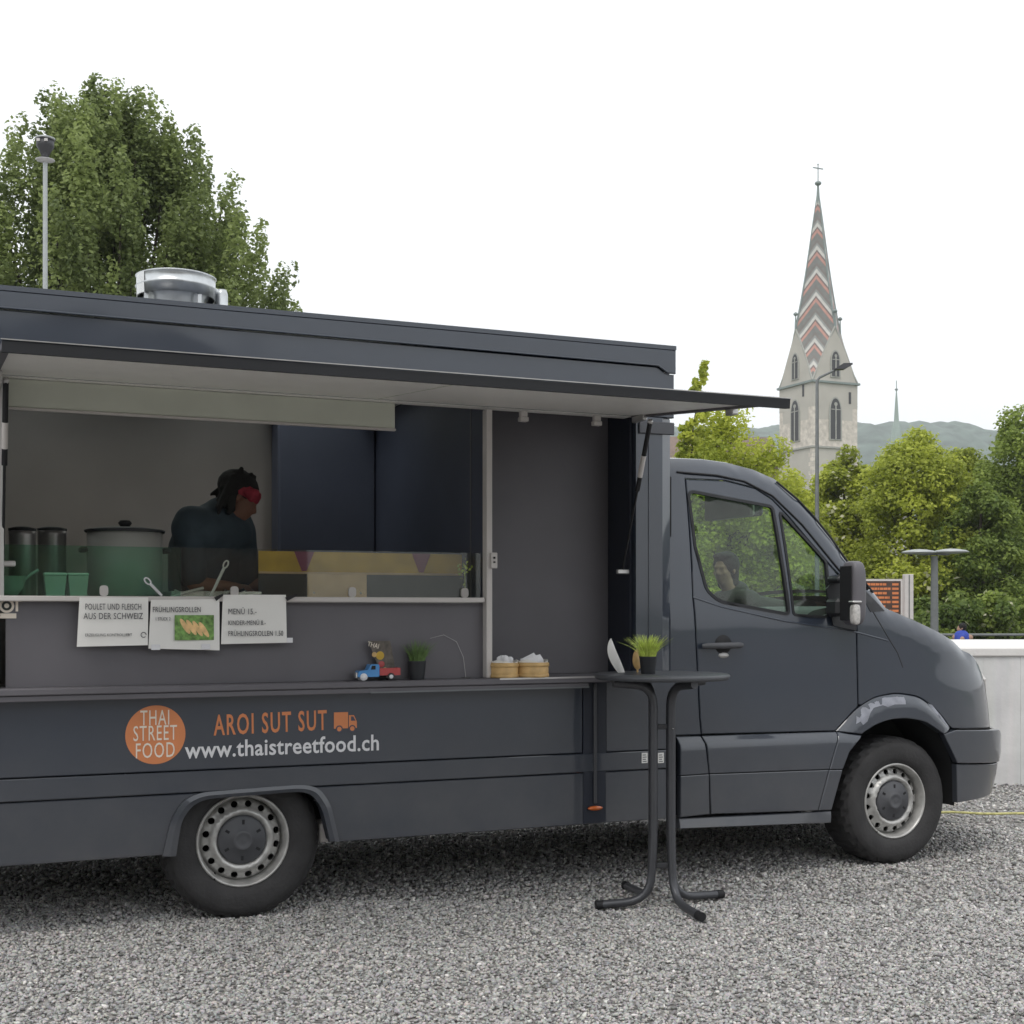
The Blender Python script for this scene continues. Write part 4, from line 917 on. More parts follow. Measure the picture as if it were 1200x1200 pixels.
text_obj('lettering', 'FRÜHLINGSROLLEN', .033, M['ink'], t, TX(cx - .035, -.006, cz + .068), .68, 1.05); text_obj('lettering', '1 STÜCK 2', .020, M['ink'], t, TX(cx - .095, -.006, cz + .028), .7)
gp = mat('leaf_print', (.16, .30, .08), .6, var=.5, vscale=60); rp = mat('roll_print', (.78, .52, .24), .6, var=.25, vscale=40)
m = MB(); m.add([(cx - .045, -.0055, cz - .065), (cx + .125, -.0055, cz - .065), (cx + .125, -.0055, cz + .045), (cx - .045, -.0055, cz + .045)], [[0, 1, 2, 3]]); pp = m.build('printed_picture', gp, t)
for k in range(4):
    x, z = cx + .000 + k * .027, cz - .004 - k * .005; a = -1.0
    m = MB(); m.add([(x + (c * .040) * math.cos(a) - s * .0105 * math.sin(a), -.0062 - .0002 * k, z + c * .040 * math.sin(a) + s * .0125 * math.cos(a)) for c, s in [(math.cos(i * .5236), math.sin(i * .5236)) for i in range(12)]], [list(range(12))]); m.build('printed_roll', rp, pp)
for q_ in (0.02, .235):
    m = MB(); m.box((q[0][0] + q_ - .02, -.008, q[3][1] - .006), (q[0][0] + q_ + .018, -.0055, q[3][1] + .018)); m.build('tape', M['print_w'], t)
t, cx, cz, q = sheet_paper([(-0.113,1.472),(0.17,1.473),(0.174,1.257),(-0.121,1.253)], 'white price sheet listing three dishes, rightmost of the taped sheets')
text_obj('lettering', 'MENÜ 15.-', .036, M['ink'], t, TX(q[0][0] + .022, -.006, cz + .032), .74, 1.05, 'LEFT'); text_obj('lettering', 'KINDER-MENÜ 8.-', .029, M['ink'], t, TX(q[0][0] + .022, -.006, cz - .018), .70, 1.05, 'LEFT')
text_obj('lettering', 'FRÜHLINGSROLLEN 1.50', .033, M['ink'], t, TX(q[0][0] + .022, -.006, cz - .066), .66, 1.05, 'LEFT')
m = MB(); m.box((q[2][0] + .0, -.007, q[2][1] + .0), (q[2][0] + .026, -.004, q[2][1] + .022)); m.build('tape', M['print_w'], t)
for xx in (0, 1):
    m = MB(); p = q[0] if not xx else q[1]; m.prism([(p[0] - .04 + xx * .035, p[1] - .012), (p[0] + xx * .05, p[1] + .006), (p[0] + xx * .05, p[1] - .004), (p[0] - .03 + xx * .035, p[1] - .028)], lambda a, b: (a, -.009, b), lambda a, b: (a, -.006, b)); m.build('black_tape', M['black'], t)
# ------------------------------------------------------------ small things on the shelf
SZ = 1.0775
a_ = [(0.498,1.081),(0.605,1.079),(0.705,1.077)]
L_ = a_[2][0] - a_[0][0]; t = on_truck('toy_truck', a_[0][0], -.085, SZ, 'small toy truck with blue cab and red tray on the shelf', 'toy truck')
m = MB(); m.prism(rpoly([(.0, .018), (.105, .018), (.105, .076), (.062, .076), (.052, .050), (.006, .046)], .007), lambda a, b: (a, -.028, b), lambda a, b: (a, .028, b)); cb_ = m.build('cab', M['blue'], t)
m = MB(); m.prism([(.064, .052), (.086, .052), (.086, .070), (.069, .070)], lambda a, b: (a, -.0292, b), lambda a, b: (a, -.0282, b)); m.build('window', M['black'], cb_)
m = MB(); m.box((-.006, -.024, .014), (.002, .024, .040), 0, .002); m.build('front_grille', M['steel_b'], cb_)
m = MB(); m.box((.107, -.028, .024), (L_, -.025, .058)); m.box((.107, .025, .024), (L_, .028, .058)); m.box((.107, -.0249, .024), (L_, .0249, .028)); m.box((L_ - .004, -.0249, .0281), (L_, .0249, .058)); m.build('tray', M['red'], t)
for x in (.030, L_ - .045):
    for y in (-.026, .026):
        m = MB(); m.lathe([(.006, -.004), (.017, -.005), (.018, 0), (.018, .004), (0, .005)], 18, 'y', (x, y, .018)); wh = m.build('wheel', M['rubber'] if x > .1 else M['print_w'], t)
        m = MB(); m.lathe([(0, -.0056), (.009, -.0054), (.010, -.004)], 14, 'y', (x, y, .018)); m.build('hub', M['print_w'], wh)
a_ = [(0.56,1.261),(0.668,1.26),(0.697,1.1),(0.63,1.094)]
t = on_truck('booklet', a_[3][0], -.075, SZ + .03, 'dark printed booklet standing in the red tray of the toy truck', 'booklet')
m = MB(); ol = [(x - a_[3][0], z - SZ - .03) for x, z in a_]; m.prism(ol, lambda a, b: (a, .0, b), lambda a, b: (a, .006, b)); bk = m.build('cover', mat('booklet_cover', (.10, .085, .07), .4, var=.5, vscale=35), t)
for dx, dz, r_, mm in ((-.012, .085, .020, 'yellow'), (-.040, .090, .012, 'bamboo'), (-.005, .045, .015, 'red'), (.012, .02, .010, 'bamboo')):
    m = MB(); m.lathe([(0, -.0012), (r_, -.0008)], 16, 'y', (dx, 0, dz)); m.build('cover_picture', M[mm], bk)
text_obj('cover_lettering', 'THAI', .032, M['cream'], bk, TX(-.045, -.0015, .133, 0, R(14)), .8)
def grass_pot(name, loc, r, h, spread, gh, n, mm, lab, seed, group='potted grasses'):
    t = empty(name, loc, RZ, lab, 'potted plant', group)
    m = MB(); m.lathe([(0, 0), (r * .78, 0), (r * .80, .003), (r, h - .004), (r * 1.03, h), (r * .93, h), (r * .90, h - .012), (0, h - .012)], 28); m.build('pot', M['pot'], t)
    random.seed(seed); m = MB()
    for k in range(n):
        a = random.uniform(0, 6.283); rr = r * .8 * math.sqrt(random.random()); lean = spread * (.25 + .75 * random.random()) * (rr / r + .25); L = gh * random.uniform(.65, 1.05); wd = random.uniform(.0022, .0036)
        b0 = Vector((rr * math.cos(a), rr * math.sin(a), h - .012)); dr = Vector((math.cos(a + random.uniform(-.5, .5)), math.sin(a + random.uniform(-.5, .5)), 0)); sd_ = Vector((-dr.y, dr.x, 0)) if random.random() < .5 else Vector((1, 0, 0))
        pr_ = []
        for i in range(4):
            f = i / 3; c = b0 + dr * lean * f ** 1.8 + Vector((0, 0, L * (f - .18 * f * f * (lean / spread)))); ww = wd * (1 - f * .9); pr_.append([tuple(c - sd_ * ww), tuple(c + sd_ * ww)])
        m.quadstrip(pr_)
    m.build('grass', mm, t); return t
q = (0.799,1.075); grass_pot('potted_grass', to_world(q[0], -.075, SZ), .043, .088, .085, .115, 150, M['grassB'], 'dark green grass in a black pot on the truck shelf beside the toy', 4)
# thin wire arc
a_ = [(0.874,1.27),(0.943,1.286),(1.008,1.253),(1.043,1.179),(1.056,1.076)]
t = on_truck('wire_stem', a_[4][0], -.05, SZ, 'thin pale wire arching from the potted grass down to the shelf', 'wire')
m = MB(); m.tube([(x - a_[4][0], 0, z - SZ) for x, z in a_[:4]] + [(0, 0, .004)], .0011, 6); m.build('wire', M['alu'], t)
m = MB(); m.lathe([(.0, 0), (.022, 0), (.022, .004), (0, .006)], 18); m.build('foot', M['glass_c'], t)
def basket(px, lab, kind):
    (l, z1), (r, _) = px; r0 = (r - l) / 2; t = on_truck('bamboo_basket', (l + r) / 2, -.08, SZ + .001, lab, 'basket', 'bamboo baskets on the shelf'); H = .072
    m = MB(); m.lathe([(0, .003), (r0 * .98, .003), (r0, .006), (r0, H), (r0 * .93, H), (r0 * .93, .010), (0, .010)], 32); bd = m.build('basket_wall', M['bamboo'], t)
    for zz in (.008, H - .012):
        m = MB(); m.lathe([(r0 * 1.0 + .001, zz - .008), (r0 + .0035, zz - .007), (r0 + .0035, zz + .007), (r0 + .001, zz + .008)], 32); m.build('bamboo_hoop', M['bamboo'], t)
    m = MB(); rows = []   # crumpled paper liner
    for i in range(5):
        row = []
        for j in range(41):
            a = 2 * math.pi * j / 40; k = i / 4; rr = r0 * (.90 + .16 * max(0, k - .5)); row.append((rr * math.cos(a), rr * math.sin(a), .02 + (H - .012) * k + .016 * k * (noise.noise(Vector((math.cos(a) * 3, math.sin(a) * 3, 1.7 + r0 * 9))))))
        rows.append(row)
    m.quadstrip(rows); m.build('paper_liner', M['paper'], t)
    random.seed(11 if kind else 12); n = 9
    for k in range(7 if kind else 4):
        m = MB(); cx_, cy_ = random.uniform(-.5, .5) * r0, random.uniform(-.5, .4) * r0
        if kind:
            m.lathe([(.003, .02), (.014, .055), (.018, .085), (.012, .10), (.0, .104)], 10, 'z'); a = random.uniform(-.5, .5); m.v = [(x * math.cos(a) + z * math.sin(a) + cx_ * .8, y * .6 + cy_, z * math.cos(a) - x * math.sin(a) + .005) for x, y, z in m.v]; m.build('wrapped_cutlery', M['print_w'], t)
        else:
            a = random.uniform(-.3, .3); b1_ = .035 + .01 * k; m.add([(-.055, cy_, .04), (.055, cy_ + .01, .04), (.045, cy_, .085), (.012 + .012 * k, cy_ - .005, .118 - .006 * k), (-.05, cy_ + .004, .088), (0, cy_ - .02, .075)], [[0, 1, 5], [1, 2, 5], [2, 3, 5], [3, 4, 5], [4, 0, 5]]); m.build('napkin', M['print_w'], t)
basket([(1.173,1.145),(1.311,1.143)], 'smaller bamboo basket with wrapped cutlery, next to the white upright', 1)
basket([(1.307,1.143),(1.471,1.14)], 'larger bamboo basket with folded white napkins on the shelf', 0)
# ------------------------------------------------------------ bar table
TZ = 1.118; tc_ = Vector((.714, 6.30, -.016))
bt = empty('bar_table', tc_, R(0), 'round dark bar table with bent tube legs beside the truck', 'bar table')
m = MB(); r_ = .322; m.lathe([(0, TZ - .026), (r_ - .012, TZ - .026), (r_ - .004, TZ - .020), (r_, TZ - .010), (r_ - .003, TZ - .003), (r_ - .010, TZ), (0, TZ)], 72); m.build('tabletop', M['top'], bt)
def bez(pts, n=5, r=.09):
    out = [Vector(pts[0])]
    for i in range(1, len(pts) - 1):
        p = Vector(pts[i]); a = Vector(pts[i - 1]) - p; b = Vector(pts[i + 1]) - p; rr = min(r, a.length * .48, b.length * .48); A = p + a.normalized() * rr; B = p + b.normalized() * rr
        for j in range(n + 1): t = j / n; out.append(A * (1 - t) ** 2 + p * 2 * t * (1 - t) + B * t * t)
    out.append(Vector(pts[-1])); return out
for k, (fx, fy) in enumerate(((-.312, -.065), (-.141, .38), (.310, .175), (.144, -.305))):
    L = math.hypot(fx, fy); ex, ey = fx / L, fy / L; sx = -.042 if fx < 0 else .042; sy = -.028 if fy < 0.1 else .028
    if k == 2: sy = .028
    if k == 3: sy = -.028
    pts = bez([(fx, fy, .030), (sx + ex * .02, sy + ey * .02, .045), (sx, sy, .30), (sx, sy, TZ - .06), (sx + ex * .20, sy + ey * .20, TZ - .042)], 6, .12)
    m = MB(); m.tube([tuple(p) for p in pts], .0195, 14); lg = m.build('leg', M['tube'], bt)
    e = Vector((fx, fy, .030)); dr = Vector((ex, ey, -.05)).normalized(); m = MB(); m.tube([tuple(e - dr * .03), tuple(e + dr * .008)], .0212, 14); m.build('end_cap', M['black'], lg)
for zz in (.205, .865):
    m = MB(); m.box((-.03, -.012, zz - .012), (.03, .012, zz + .012), 0, .003); m.box((-.05, -.035, zz - .004), (-.034, .035, zz + .004)); m.box((.034, -.035, zz - .004), (.05, .035, zz + .004)); m.build('cross_clamp', M['tube'], bt)
m = MB(); m.lathe([(0, -.002), (.005, 0), (0, .002)], 8, 'y', (.045, -.049, .86)); m.lathe([(0, -.002), (.005, 0), (0, .002)], 8, 'y', (.045, -.049, .21)); m.build('rivet', M['steel_b'], bt)
m = MB(); m.box((-.16, -.045, TZ - .040), (.16, .045, TZ - .0265), 0, .004); m.box((-.22, -.02, TZ - .05), (-.15, .02, TZ - .0265), 0, .005); m.build('top_bracket', M['tube'], bt)
grass_pot('potted_grass', (tc_.x - .068, tc_.y - .02, TZ + tc_.z + .0005), .042, .082, .105, .120, 300, M['grassA'], 'lime green grass in a black pot on the bar table', 9)
# curved paper plate standing behind the plant
t = empty('paper_plate', (tc_.x - .185, tc_.y + .10, TZ + tc_.z + .0005), RZ, 'folded white paper plate standing on edge on the bar table', 'plate')
m = MB(); rows = []
for i in range(13):
    f = i / 12; z = .165 * f; cx_ = -.045 * math.sin(f * 1.9) - .015 * f; wd = .030 * math.sin(min(1, (f + .25) / 1.25) * math.pi) ** .7 + .001
    rows.append([(cx_ - wd * .9, .0, z), (cx_ - wd * .2, -.012, z), (cx_ + wd * .9, .0, z)])
m.quadstrip(rows); m.build('plate', M['paper'], t)
t = empty('bread_roll', (tc_.x - .105, tc_.y + .12, TZ + tc_.z + .0005), RZ, 'tan flat cracker standing behind the lime grass pot', 'cracker')
m = MB(); m.lathe([(0, -.006), (.045, -.005), (.05, 0), (.045, .005), (0, .006)], 28, 'y', (0, 0, .062)); m.box((-.006, -.004, 0), (.006, .004, .03)); m.v = [(x * .55, y, z) for x, y, z in m.v]; m.build('body', M['bamboo'], t)
# ------------------------------------------------------------ ground
def gravel_mat():
    m = bpy.data.materials.new('gravel'); m.use_nodes = True; t = m.node_tree; p = t.nodes['Principled BSDF']; p.inputs['Roughness'].default_value = .85
    tc = t.nodes.new('ShaderNodeTexCoord'); vo = t.nodes.new('ShaderNodeTexVoronoi'); vo.inputs['Scale'].default_value = 42
    t.links.new(tc.outputs['Object'], vo.inputs['Vector'])
    rp_ = t.nodes.new('ShaderNodeValToRGB'); rp_.color_ramp.elements[0].color = (.12, .115, .11, 1); rp_.color_ramp.elements[1].color = (.42, .40, .38, 1)
    sp = t.nodes.new('ShaderNodeSeparateColor'); t.links.new(vo.outputs['Color'], sp.inputs[0]); t.links.new(sp.outputs[0], rp_.inputs[0])
    n = t.nodes.new('ShaderNodeTexNoise'); n.inputs['Scale'].default_value = .8; n.inputs['Detail'].default_value = 4; t.links.new(tc.outputs['Object'], n.inputs['Vector'])
    mix = t.nodes.new('ShaderNodeMix'); mix.data_type = 'RGBA'; mix.blend_type = 'MULTIPLY'; mix.inputs[0].default_value = .35
    t.links.new(rp_.outputs[0], mix.inputs[6]); t.links.new(n.outputs['Fac'], mix.inputs[7]); t.links.new(mix.outputs[2], p.inputs['Base Color'])
    b = t.nodes.new('ShaderNodeBump'); b.inputs['Strength'].default_value = 1; b.inputs['Distance'].default_value = .012; b.invert = True
    t.links.new(vo.outputs['Distance'], b.inputs['Height']); t.links.new(b.outputs[0], p.inputs['Normal']); return m
gm = gravel_mat()
GS = lambda x: -.009 * (x + 1.2) if abs(x) < 12 else -.009 * (math.copysign(12, x) + 1.2)
m = MB(); m.add([(x, y, GS(x)) for y in (-30, 47) for x in (-60, -12, 12, 60)], [[0, 1, 5, 4], [1, 2, 6, 5], [2, 3, 7, 6]])
m.build('gravel_ground', gm, None, kind='structure')
m = MB(); m.add([(-1500, -600, -.2), (1500, -600, -.2), (1500, 2300, -.2), (-1500, 2300, -.2)], [[0, 1, 2, 3]]); m.build('ground', mat('far_ground', (.10, .12, .07), .9, var=.3, vscale=.05), None, kind='structure')
def stone_mat():
    m = bpy.data.materials.new('crushed_stone'); m.use_nodes = True; t = m.node_tree; p = t.nodes['Principled BSDF']; p.inputs['Roughness'].default_value = .8
    at = t.nodes.new('ShaderNodeAttribute'); at.attribute_type = 'GEOMETRY'; at.attribute_name = 'tone'
    r = t.nodes.new('ShaderNodeValToRGB'); el = r.color_ramp.elements; el[0].color = (.14, .138, .136, 1); el[1].color = (.74, .72, .69, 1)
    for pos, c in ((.30, (.32, .315, .31)), (.55, (.42, .41, .395)), (.80, (.54, .525, .505)), (.86, (.48, .44, .41))): e = el.new(pos); e.color = (*c, 1)
    t.links.new(at.outputs['Fac'], r.inputs[0])
    tc = t.nodes.new('ShaderNodeTexCoord'); n = t.nodes.new('ShaderNodeTexNoise'); n.inputs['Scale'].default_value = 120; t.links.new(tc.outputs['Object'], n.inputs['Vector'])
    mix = t.nodes.new('ShaderNodeMix'); mix.data_type = 'RGBA'; mix.blend_type = 'OVERLAY'; mix.inputs[0].default_value = .3
    t.links.new(r.outputs[0], mix.inputs[6]); t.links.new(n.outputs['Color'], mix.inputs[7]); t.links.new(mix.outputs[2], p.inputs['Base Color'])
    return m
def gravel_stones():
    rng = np.random.default_rng(4); bases = []
    for k in range(10):
        bm = bmesh.new(); bmesh.ops.create_icosphere(bm, subdivisions=1, radius=1)
        for v in bm.verts: v.co *= rng.uniform(.55, 1.25)
        co = np.array([v.co[:] for v in bm.verts]); fc = np.array([[v.index for v in f.verts] for f in bm.faces]); bm.free()
        bases.append(((co * np.array([1.12, rng.uniform(.5, .85), rng.uniform(.35, .65)])), fc))
    for k in range(6):
        bm = bmesh.new(); bmesh.ops.create_cube(bm, size=1.5)
        for v in bm.verts: v.co *= rng.uniform(.6, 1.15)
        bmesh.ops.triangulate(bm, faces=bm.faces); co = np.array([v.co[:] for v in bm.verts]); fc = np.array([[v.index for v in f.verts] for f in bm.faces]); bm.free()
        bases.append(((co * np.array([1, rng.uniform(.6, .95), rng.uniform(.45, .75)])), fc))
    # wedge in front of and around the truck that can be seen closely
    P_ = []; need = [(4.0, 6.4, 63000), (6.4, 8.8, 43000), (8.8, 11.4, 14000)]
    for y0, y1, n in need:
        y = np.sqrt(rng.uniform(y0 * y0, y1 * y1, n)); x = rng.uniform(-1, 1, n) * (y * .425 + .15); P_.append(np.stack([x, y], 1))
    Q = np.concatenate(P_); n = len(Q)
    s = np.exp(rng.normal(math.log(.0089), .23, n)); s = np.clip(s, .005, .021); s *= np.where(Q[:, 1] > 6.2, 1.12, 1) * np.where(Q[:, 1] > 8.8, 1.2, 1)
    z = s * rng.uniform(.0, .75, n)
    q = rng.normal(size=(n, 3)); q[:, 2] += 1.6 * np.sign(q[:, 2]); q /= np.linalg.norm(q, axis=1)[:, None]; ang = rng.uniform(0, 6.283, n)
    a = np.cross(q, np.array([1, 0.2, 0])); a /= np.linalg.norm(a, axis=1)[:, None]; b = np.cross(q, a)
    A = a * np.cos(ang)[:, None] + b * np.sin(ang)[:, None]; B = np.cross(q, A); kind = np.where(Q[:, 1] < 6.4, rng.integers(0, 10, n), rng.integers(10, 16, n)); z = z - .009 * (Q[:, 0] + 1.2)
    big = rng.random(n); tone = np.clip(rng.normal(.48, .23, n), 0, 1)
    VS = []; FS = []; TS = []; off = 0
    for k in range(16):
        I = np.where(kind == k)[0]; co, fc = bases[k]; nv = len(co)
        W = (co[None, :, 0, None] * A[I][:, None, :] + co[None, :, 1, None] * B[I][:, None, :] + co[None, :, 2, None] * q[I][:, None, :]) * s[I][:, None, None]
        W[:, :, 0] += Q[I][:, None, 0]; W[:, :, 1] += Q[I][:, None, 1]; W[:, :, 2] += z[I][:, None]
        VS.append(W.reshape(-1, 3)); F = (fc[None] + (np.arange(len(I)) * nv)[:, None, None] + off).reshape(-1, 3); FS.append(F); TS.append(np.repeat(tone[I], nv)); off += len(I) * nv
    return np.concatenate(VS), np.concatenate(FS), np.concatenate(TS)
def np_mesh(name, VS, FS, m, attr=None, k=3):
    me = bpy.data.meshes.new(name); me.vertices.add(len(VS)); me.vertices.foreach_set('co', VS.astype(np.float32).ravel())
    nf = len(FS); me.loops.add(nf * k); me.loops.foreach_set('vertex_index', FS.astype(np.int32).ravel()); me.polygons.add(nf)
    me.polygons.foreach_set('loop_start', (np.arange(nf) * k).astype(np.int32)); me.update(calc_edges=True)
    if attr is not None:
        at = me.attributes.new(attr[0], 'FLOAT', 'POINT'); at.data.foreach_set('value', attr[1].astype(np.float32))
    me.materials.append(m); return link(bpy.data.objects.new(name, me))
VS, FS, TS = gravel_stones(); g = np_mesh('gravel_stones', VS, FS, stone_mat(), ('tone', TS)); setm(g, label='loose crushed grey gravel stones covering the yard', cat='gravel', kind='stuff')
t = empty('cord', (2.9, 9.05, .022), 0, 'thin yellow cord lying across the gravel by the front wheel', 'cord')
m = MB(); random.seed(1); m.tube([(x * .1 - 1.0, .02 * math.sin(x * .7) - x * .003, .004 * math.sin(x * 1.3)) for x in range(60)], .009, 6); m.build('rope', mat('yellow_cord', (.55, .52, .22), .8, var=.3, vscale=30), t)
# ------------------------------------------------------------ concrete wall behind the truck
def concrete():
    m = M['concrete']; t = m.node_tree; p = t.nodes['Principled BSDF']
    tc = t.nodes.new('ShaderNodeTexCoord'); mp = t.nodes.new('ShaderNodeMapping'); mp.inputs['Scale'].default_value = (9, .3, .5); t.links.new(tc.outputs['Object'], mp.inputs[0])
    n = t.nodes.new('ShaderNodeTexNoise'); n.inputs['Scale'].default_value = 1.2; n.inputs['Detail'].default_value = 6; t.links.new(mp.outputs[0], n.inputs['Vector'])
    mix = t.nodes.new('ShaderNodeMix'); mix.data_type = 'RGBA'; mix.blend_type = 'OVERLAY'; mix.inputs[0].default_value = .28
    src = [l for l in t.links if l.to_socket == p.inputs['Base Color']][0].from_socket; t.links.new(src, mix.inputs[6]); t.links.new(n.outputs['Color'], mix.inputs[7])
    hs = t.nodes.new('ShaderNodeHueSaturation'); hs.inputs['Saturation'].default_value = .25; t.links.new(mix.outputs[2], hs.inputs['Color']); t.links.new(hs.outputs[0], p.inputs['Base Color'])
concrete()
cw_ = empty('concrete_wall', (4, 11, 0), 0, 'low board marked concrete wall with wide pale top behind the truck', 'wall')
for i in range(68):
    x0 = -10 + i * .31; m = MB(); dd = .0008 * ((i * 7) % 3); m.box((x0 + .0006, .0 + dd, -.2), (x0 + .3094, .12, 1.02)); m.build('board_face', M['concrete'], cw_)
m = MB(); m.box((-10, .121, -.1), (11.1, 3.2, 1.015)); m.build('wall_core', M['concrete'], cw_)
m = MB(); m.box((-10, -.02, 1.021), (11.1, 3.2, 1.095), 0, .01); m.build('coping', mat('pale_coping', (.70, .68, .66), .8, var=.06, vscale=3, bump=.2), cw_)
# far railing
rl = empty('railing', (16, 30, 0), 0, 'thin grey metal railing beyond the concrete wall', 'railing')
m = MB(); m.tube([(-16, 0, .86), (8, 0, .86)], .03, 8); m.build('top_rail', M['post'], rl)
m = MB(); m.tube([(-16, 0, .55), (8, 0, .55)], .02, 6); m.build('lower_rail', M['post'], rl)
for i in range(13):
    m = MB(); m.tube([(-16 + 2 * i, 0, 0), (-16 + 2 * i, 0, .85)], .025, 6); m.build('post', M['post'], rl)
# ------------------------------------------------------------ lamps and signs
def wpx(d, x, y): pass
t = empty('street_lamp', ((14.371,45,1.865)[0], 45, 0), 0, 'grey street lamp with two flat disc heads in front of the trees', 'street lamp')
zt = (14.371,45,3.316)[2]
m = MB(); m.tube([(0, 0, 0), (0, 0, zt - .05)], [.14, .115], 14); m.build('pole', M['post'], t)
for q in (-1, 1):
    m = MB(); m.lathe([(0, -.06), (.40, -.03), (.58, -.005), (.60, .015), (.50, .065), (.25, .11), (0, .13)], 32, 'z', (q * .53 + (.03 if q > 0 else 0), 0, zt + (.08 if q > 0 else .06))); m.build('lamp_head', M['lamp'], t)
m = MB(); m.box((-.5, -.04, zt - .02), (.5, .04, zt + .04), 0, .01); m.build('crossbar', M['post'], t)
t = empty('street_lamp', ((11.532,50,5.142)[0], 50, 0), 0, 'tall slim street lamp with one angled arm before the church tower', 'street lamp')
zt = (11.516,50,10.11)[2]; ax, az = (12.258,50,10.529)[0] - (11.532,50,10.11)[0], (12.258,50,10.529)[2]
m = MB(); m.tube([(0, 0, 0), (0, 0, zt), (.10, 0, zt + .12), (ax, 0, az)], [.10, .058, .05, .045], 10); m.build('pole', M['post'], t)
hx_ = (12.839,50,10.723)[0] - (11.532,50,10.11)[0]; hz_ = (12.839,50,10.723)[2]
m = MB(); m.prism([(ax - .12, az - .02), (ax + .25, az + .22), (hx_, hz_ + .03), (hx_, hz_ - .03), (ax + .30, az + .0)], lambda a, b: (a, -.15, b), lambda a, b: (a, .15, b)); m.build('lamp_head', M['post_d'], t)
t = empty('street_lamp', ((-8.47,24,7.841)[0], 24, 0), 0, 'pale pole with tapered dark lantern in front of the big tree', 'street lamp')
z0, z1, z2 = (-8.47,24,9.56)[2], (-8.47,24,9.637)[2], (-8.47,24,9.963)[2]
m = MB(); m.tube([(0, 0, 0), (0, 0, z0)], [.055, .040], 12); m.build('pole', M['lamp'], t)
m = MB(); m.lathe([(0, z1), (.06, z1), (.09, z1 + .08), (.155, z2 - .14), (.155, z2 - .02), (0, z2 - .02)], 24); m.build('lantern', M['post_d'], t)
m = MB(); m.lathe([(0, z2 - .019), (.175, z2 - .015), (.175, z2 + .015), (0, z2 + .04)], 24); m.build('lantern_cap', M['lamp'], t)
m = MB(); m.lathe([(.045, z0 - .02), (.16, z0 + .015), (.17, z0 + .025), (.05, z0 + .05)], 24); m.build('reflector', M['print_w'], t)
for q in (-1, 1):
    m = MB(); m.box((q * .07 - .03, -.165, z2 - .09), (q * .07 + .03, -.150, z2 - .04)); m.build('lens', M['clear'], t)
sx0, sx1 = (10.101,38,1.792)[0], (11.155,38,1.792)[0]; sz1, sz0 = (11.032,38,2.258)[2], (11.032,38,1.057)[2]
t = empty('notice_board', ((sx0 + sx1) / 2, 38, 0), 0, 'framed board of orange text lines beside a white post', 'notice board'); hw = (sx1 - sx0) / 2
m = MB(); m.box((-hw, -.03, sz0), (hw, .03, sz1)); m.build('panel', mat('board_back', (.07, .04, .03), .6), t)
m = MB(); m.box((-hw - .05, -.05, sz1), (hw + .09, .05, sz1 + .06)); m.box((hw + .001, -.05, sz0), (hw + .09, .05, sz1 - .001)); m.box((-hw - .05, -.05, sz0), (-hw - .001, .05, sz1 - .001)); m.build('frame', M['white_trim'], t)
random.seed(21); rw_ = 9
for i in range(rw_):
    z = sz1 - .09 - i * (sz1 - sz0 - .06) / rw_
    m = MB(); x = -hw + .06; e = hw * random.uniform(.15, .55)
    while x < e:
        L = random.uniform(.05, .16); m.box((x, -.036, z - .036), (min(e, x + L), -.031, z + .030)); x += L + .015
    m.box((hw - .24, -.036, z - .036), (hw - .06, -.031, z + .030)); m.build('text_line', mat('orange_text', (.62, .20, .07), .6) if i == 0 else bpy.data.materials['orange_text'], t, kind='stuff')
for q in (-1, 1):
    m = MB(); m.tube([(q * (hw + .04), 0, 0), (q * (hw + .04), 0, sz0)], .04, 8); m.build('support', M['post'], t)
pxx = (11.076,37,1.782); t = empty('white_post', (pxx[0], 37, 0), 0, 'square pale post standing right of the orange notice board', 'post')
m = MB(); m.box((-.12, -.12, 0), (.12, .12, (11.076,37,2.426)[2]), 0, .01); m.build('shaft', M['white_trim'], t); m = MB(); m.box((-.015, -.13, 0), (.015, -.121, (11.076,37,2.426)[2] - .02)); m.build('groove', M['post'], t)
# person in blue beyond the wall
bx = (9.879,29,0.951); t = empty('person', (bx[0], 29, 0), R(75), 'person in blue jacket sitting beyond the concrete wall by the railing', 'person')
b = MB(); zt = (9.879,29,1.119)[2]; capsule(b, (0, 0, .30), .14, (0, .02, zt - .30), .14); capsule(b, (0, -.15, zt - .30), .07, (0, .15, zt - .30), .07); head_mb(b, (0, .02, zt - .10), (0, 1, 0), (0, 0, 1))
for q in (-1, 1):
    capsule(b, (q * .09, 0, .28), .08, (q * .11, .40, .30), .06); capsule(b, (q * .11, .40, .30), .055, (q * .11, .42, .06), .04); capsule(b, (q * .11, .42, .04), .04, (q * .11, .56, .03), .035)
    capsule(b, (q * .19, .02, zt - .32), .05, (q * .22, .12, zt - .55), .04); capsule(b, (q * .22, .12, zt - .55), .038, (q * .10, .30, .42), .028); hand(b, (q * .10, .30, .42), (0, .9, -.2), (0, 0, -1))
remeshed(b, 'body', M['skin'], t, .012)
b = MB(); capsule(b, (0, 0, .30), .16, (0, .02, zt - .30), .17); capsule(b, (0, -.02, zt - .30), .10, (0, 0, zt - .22), .08)
for q in (-1, 1): capsule(b, (q * .12, .02, zt - .29), .085, (q * .22, .12, zt - .55), .06); capsule(b, (q * .22, .12, zt - .55), .06, (q * .12, .27, .43), .045)
remeshed(b, 'jacket', M['jacket'], t, .016)
b = MB(); ellipsoid(b, (0, 0, zt - .065), (.085, .095, .09)); remeshed(b, 'hair', M['hair'], t, .01)
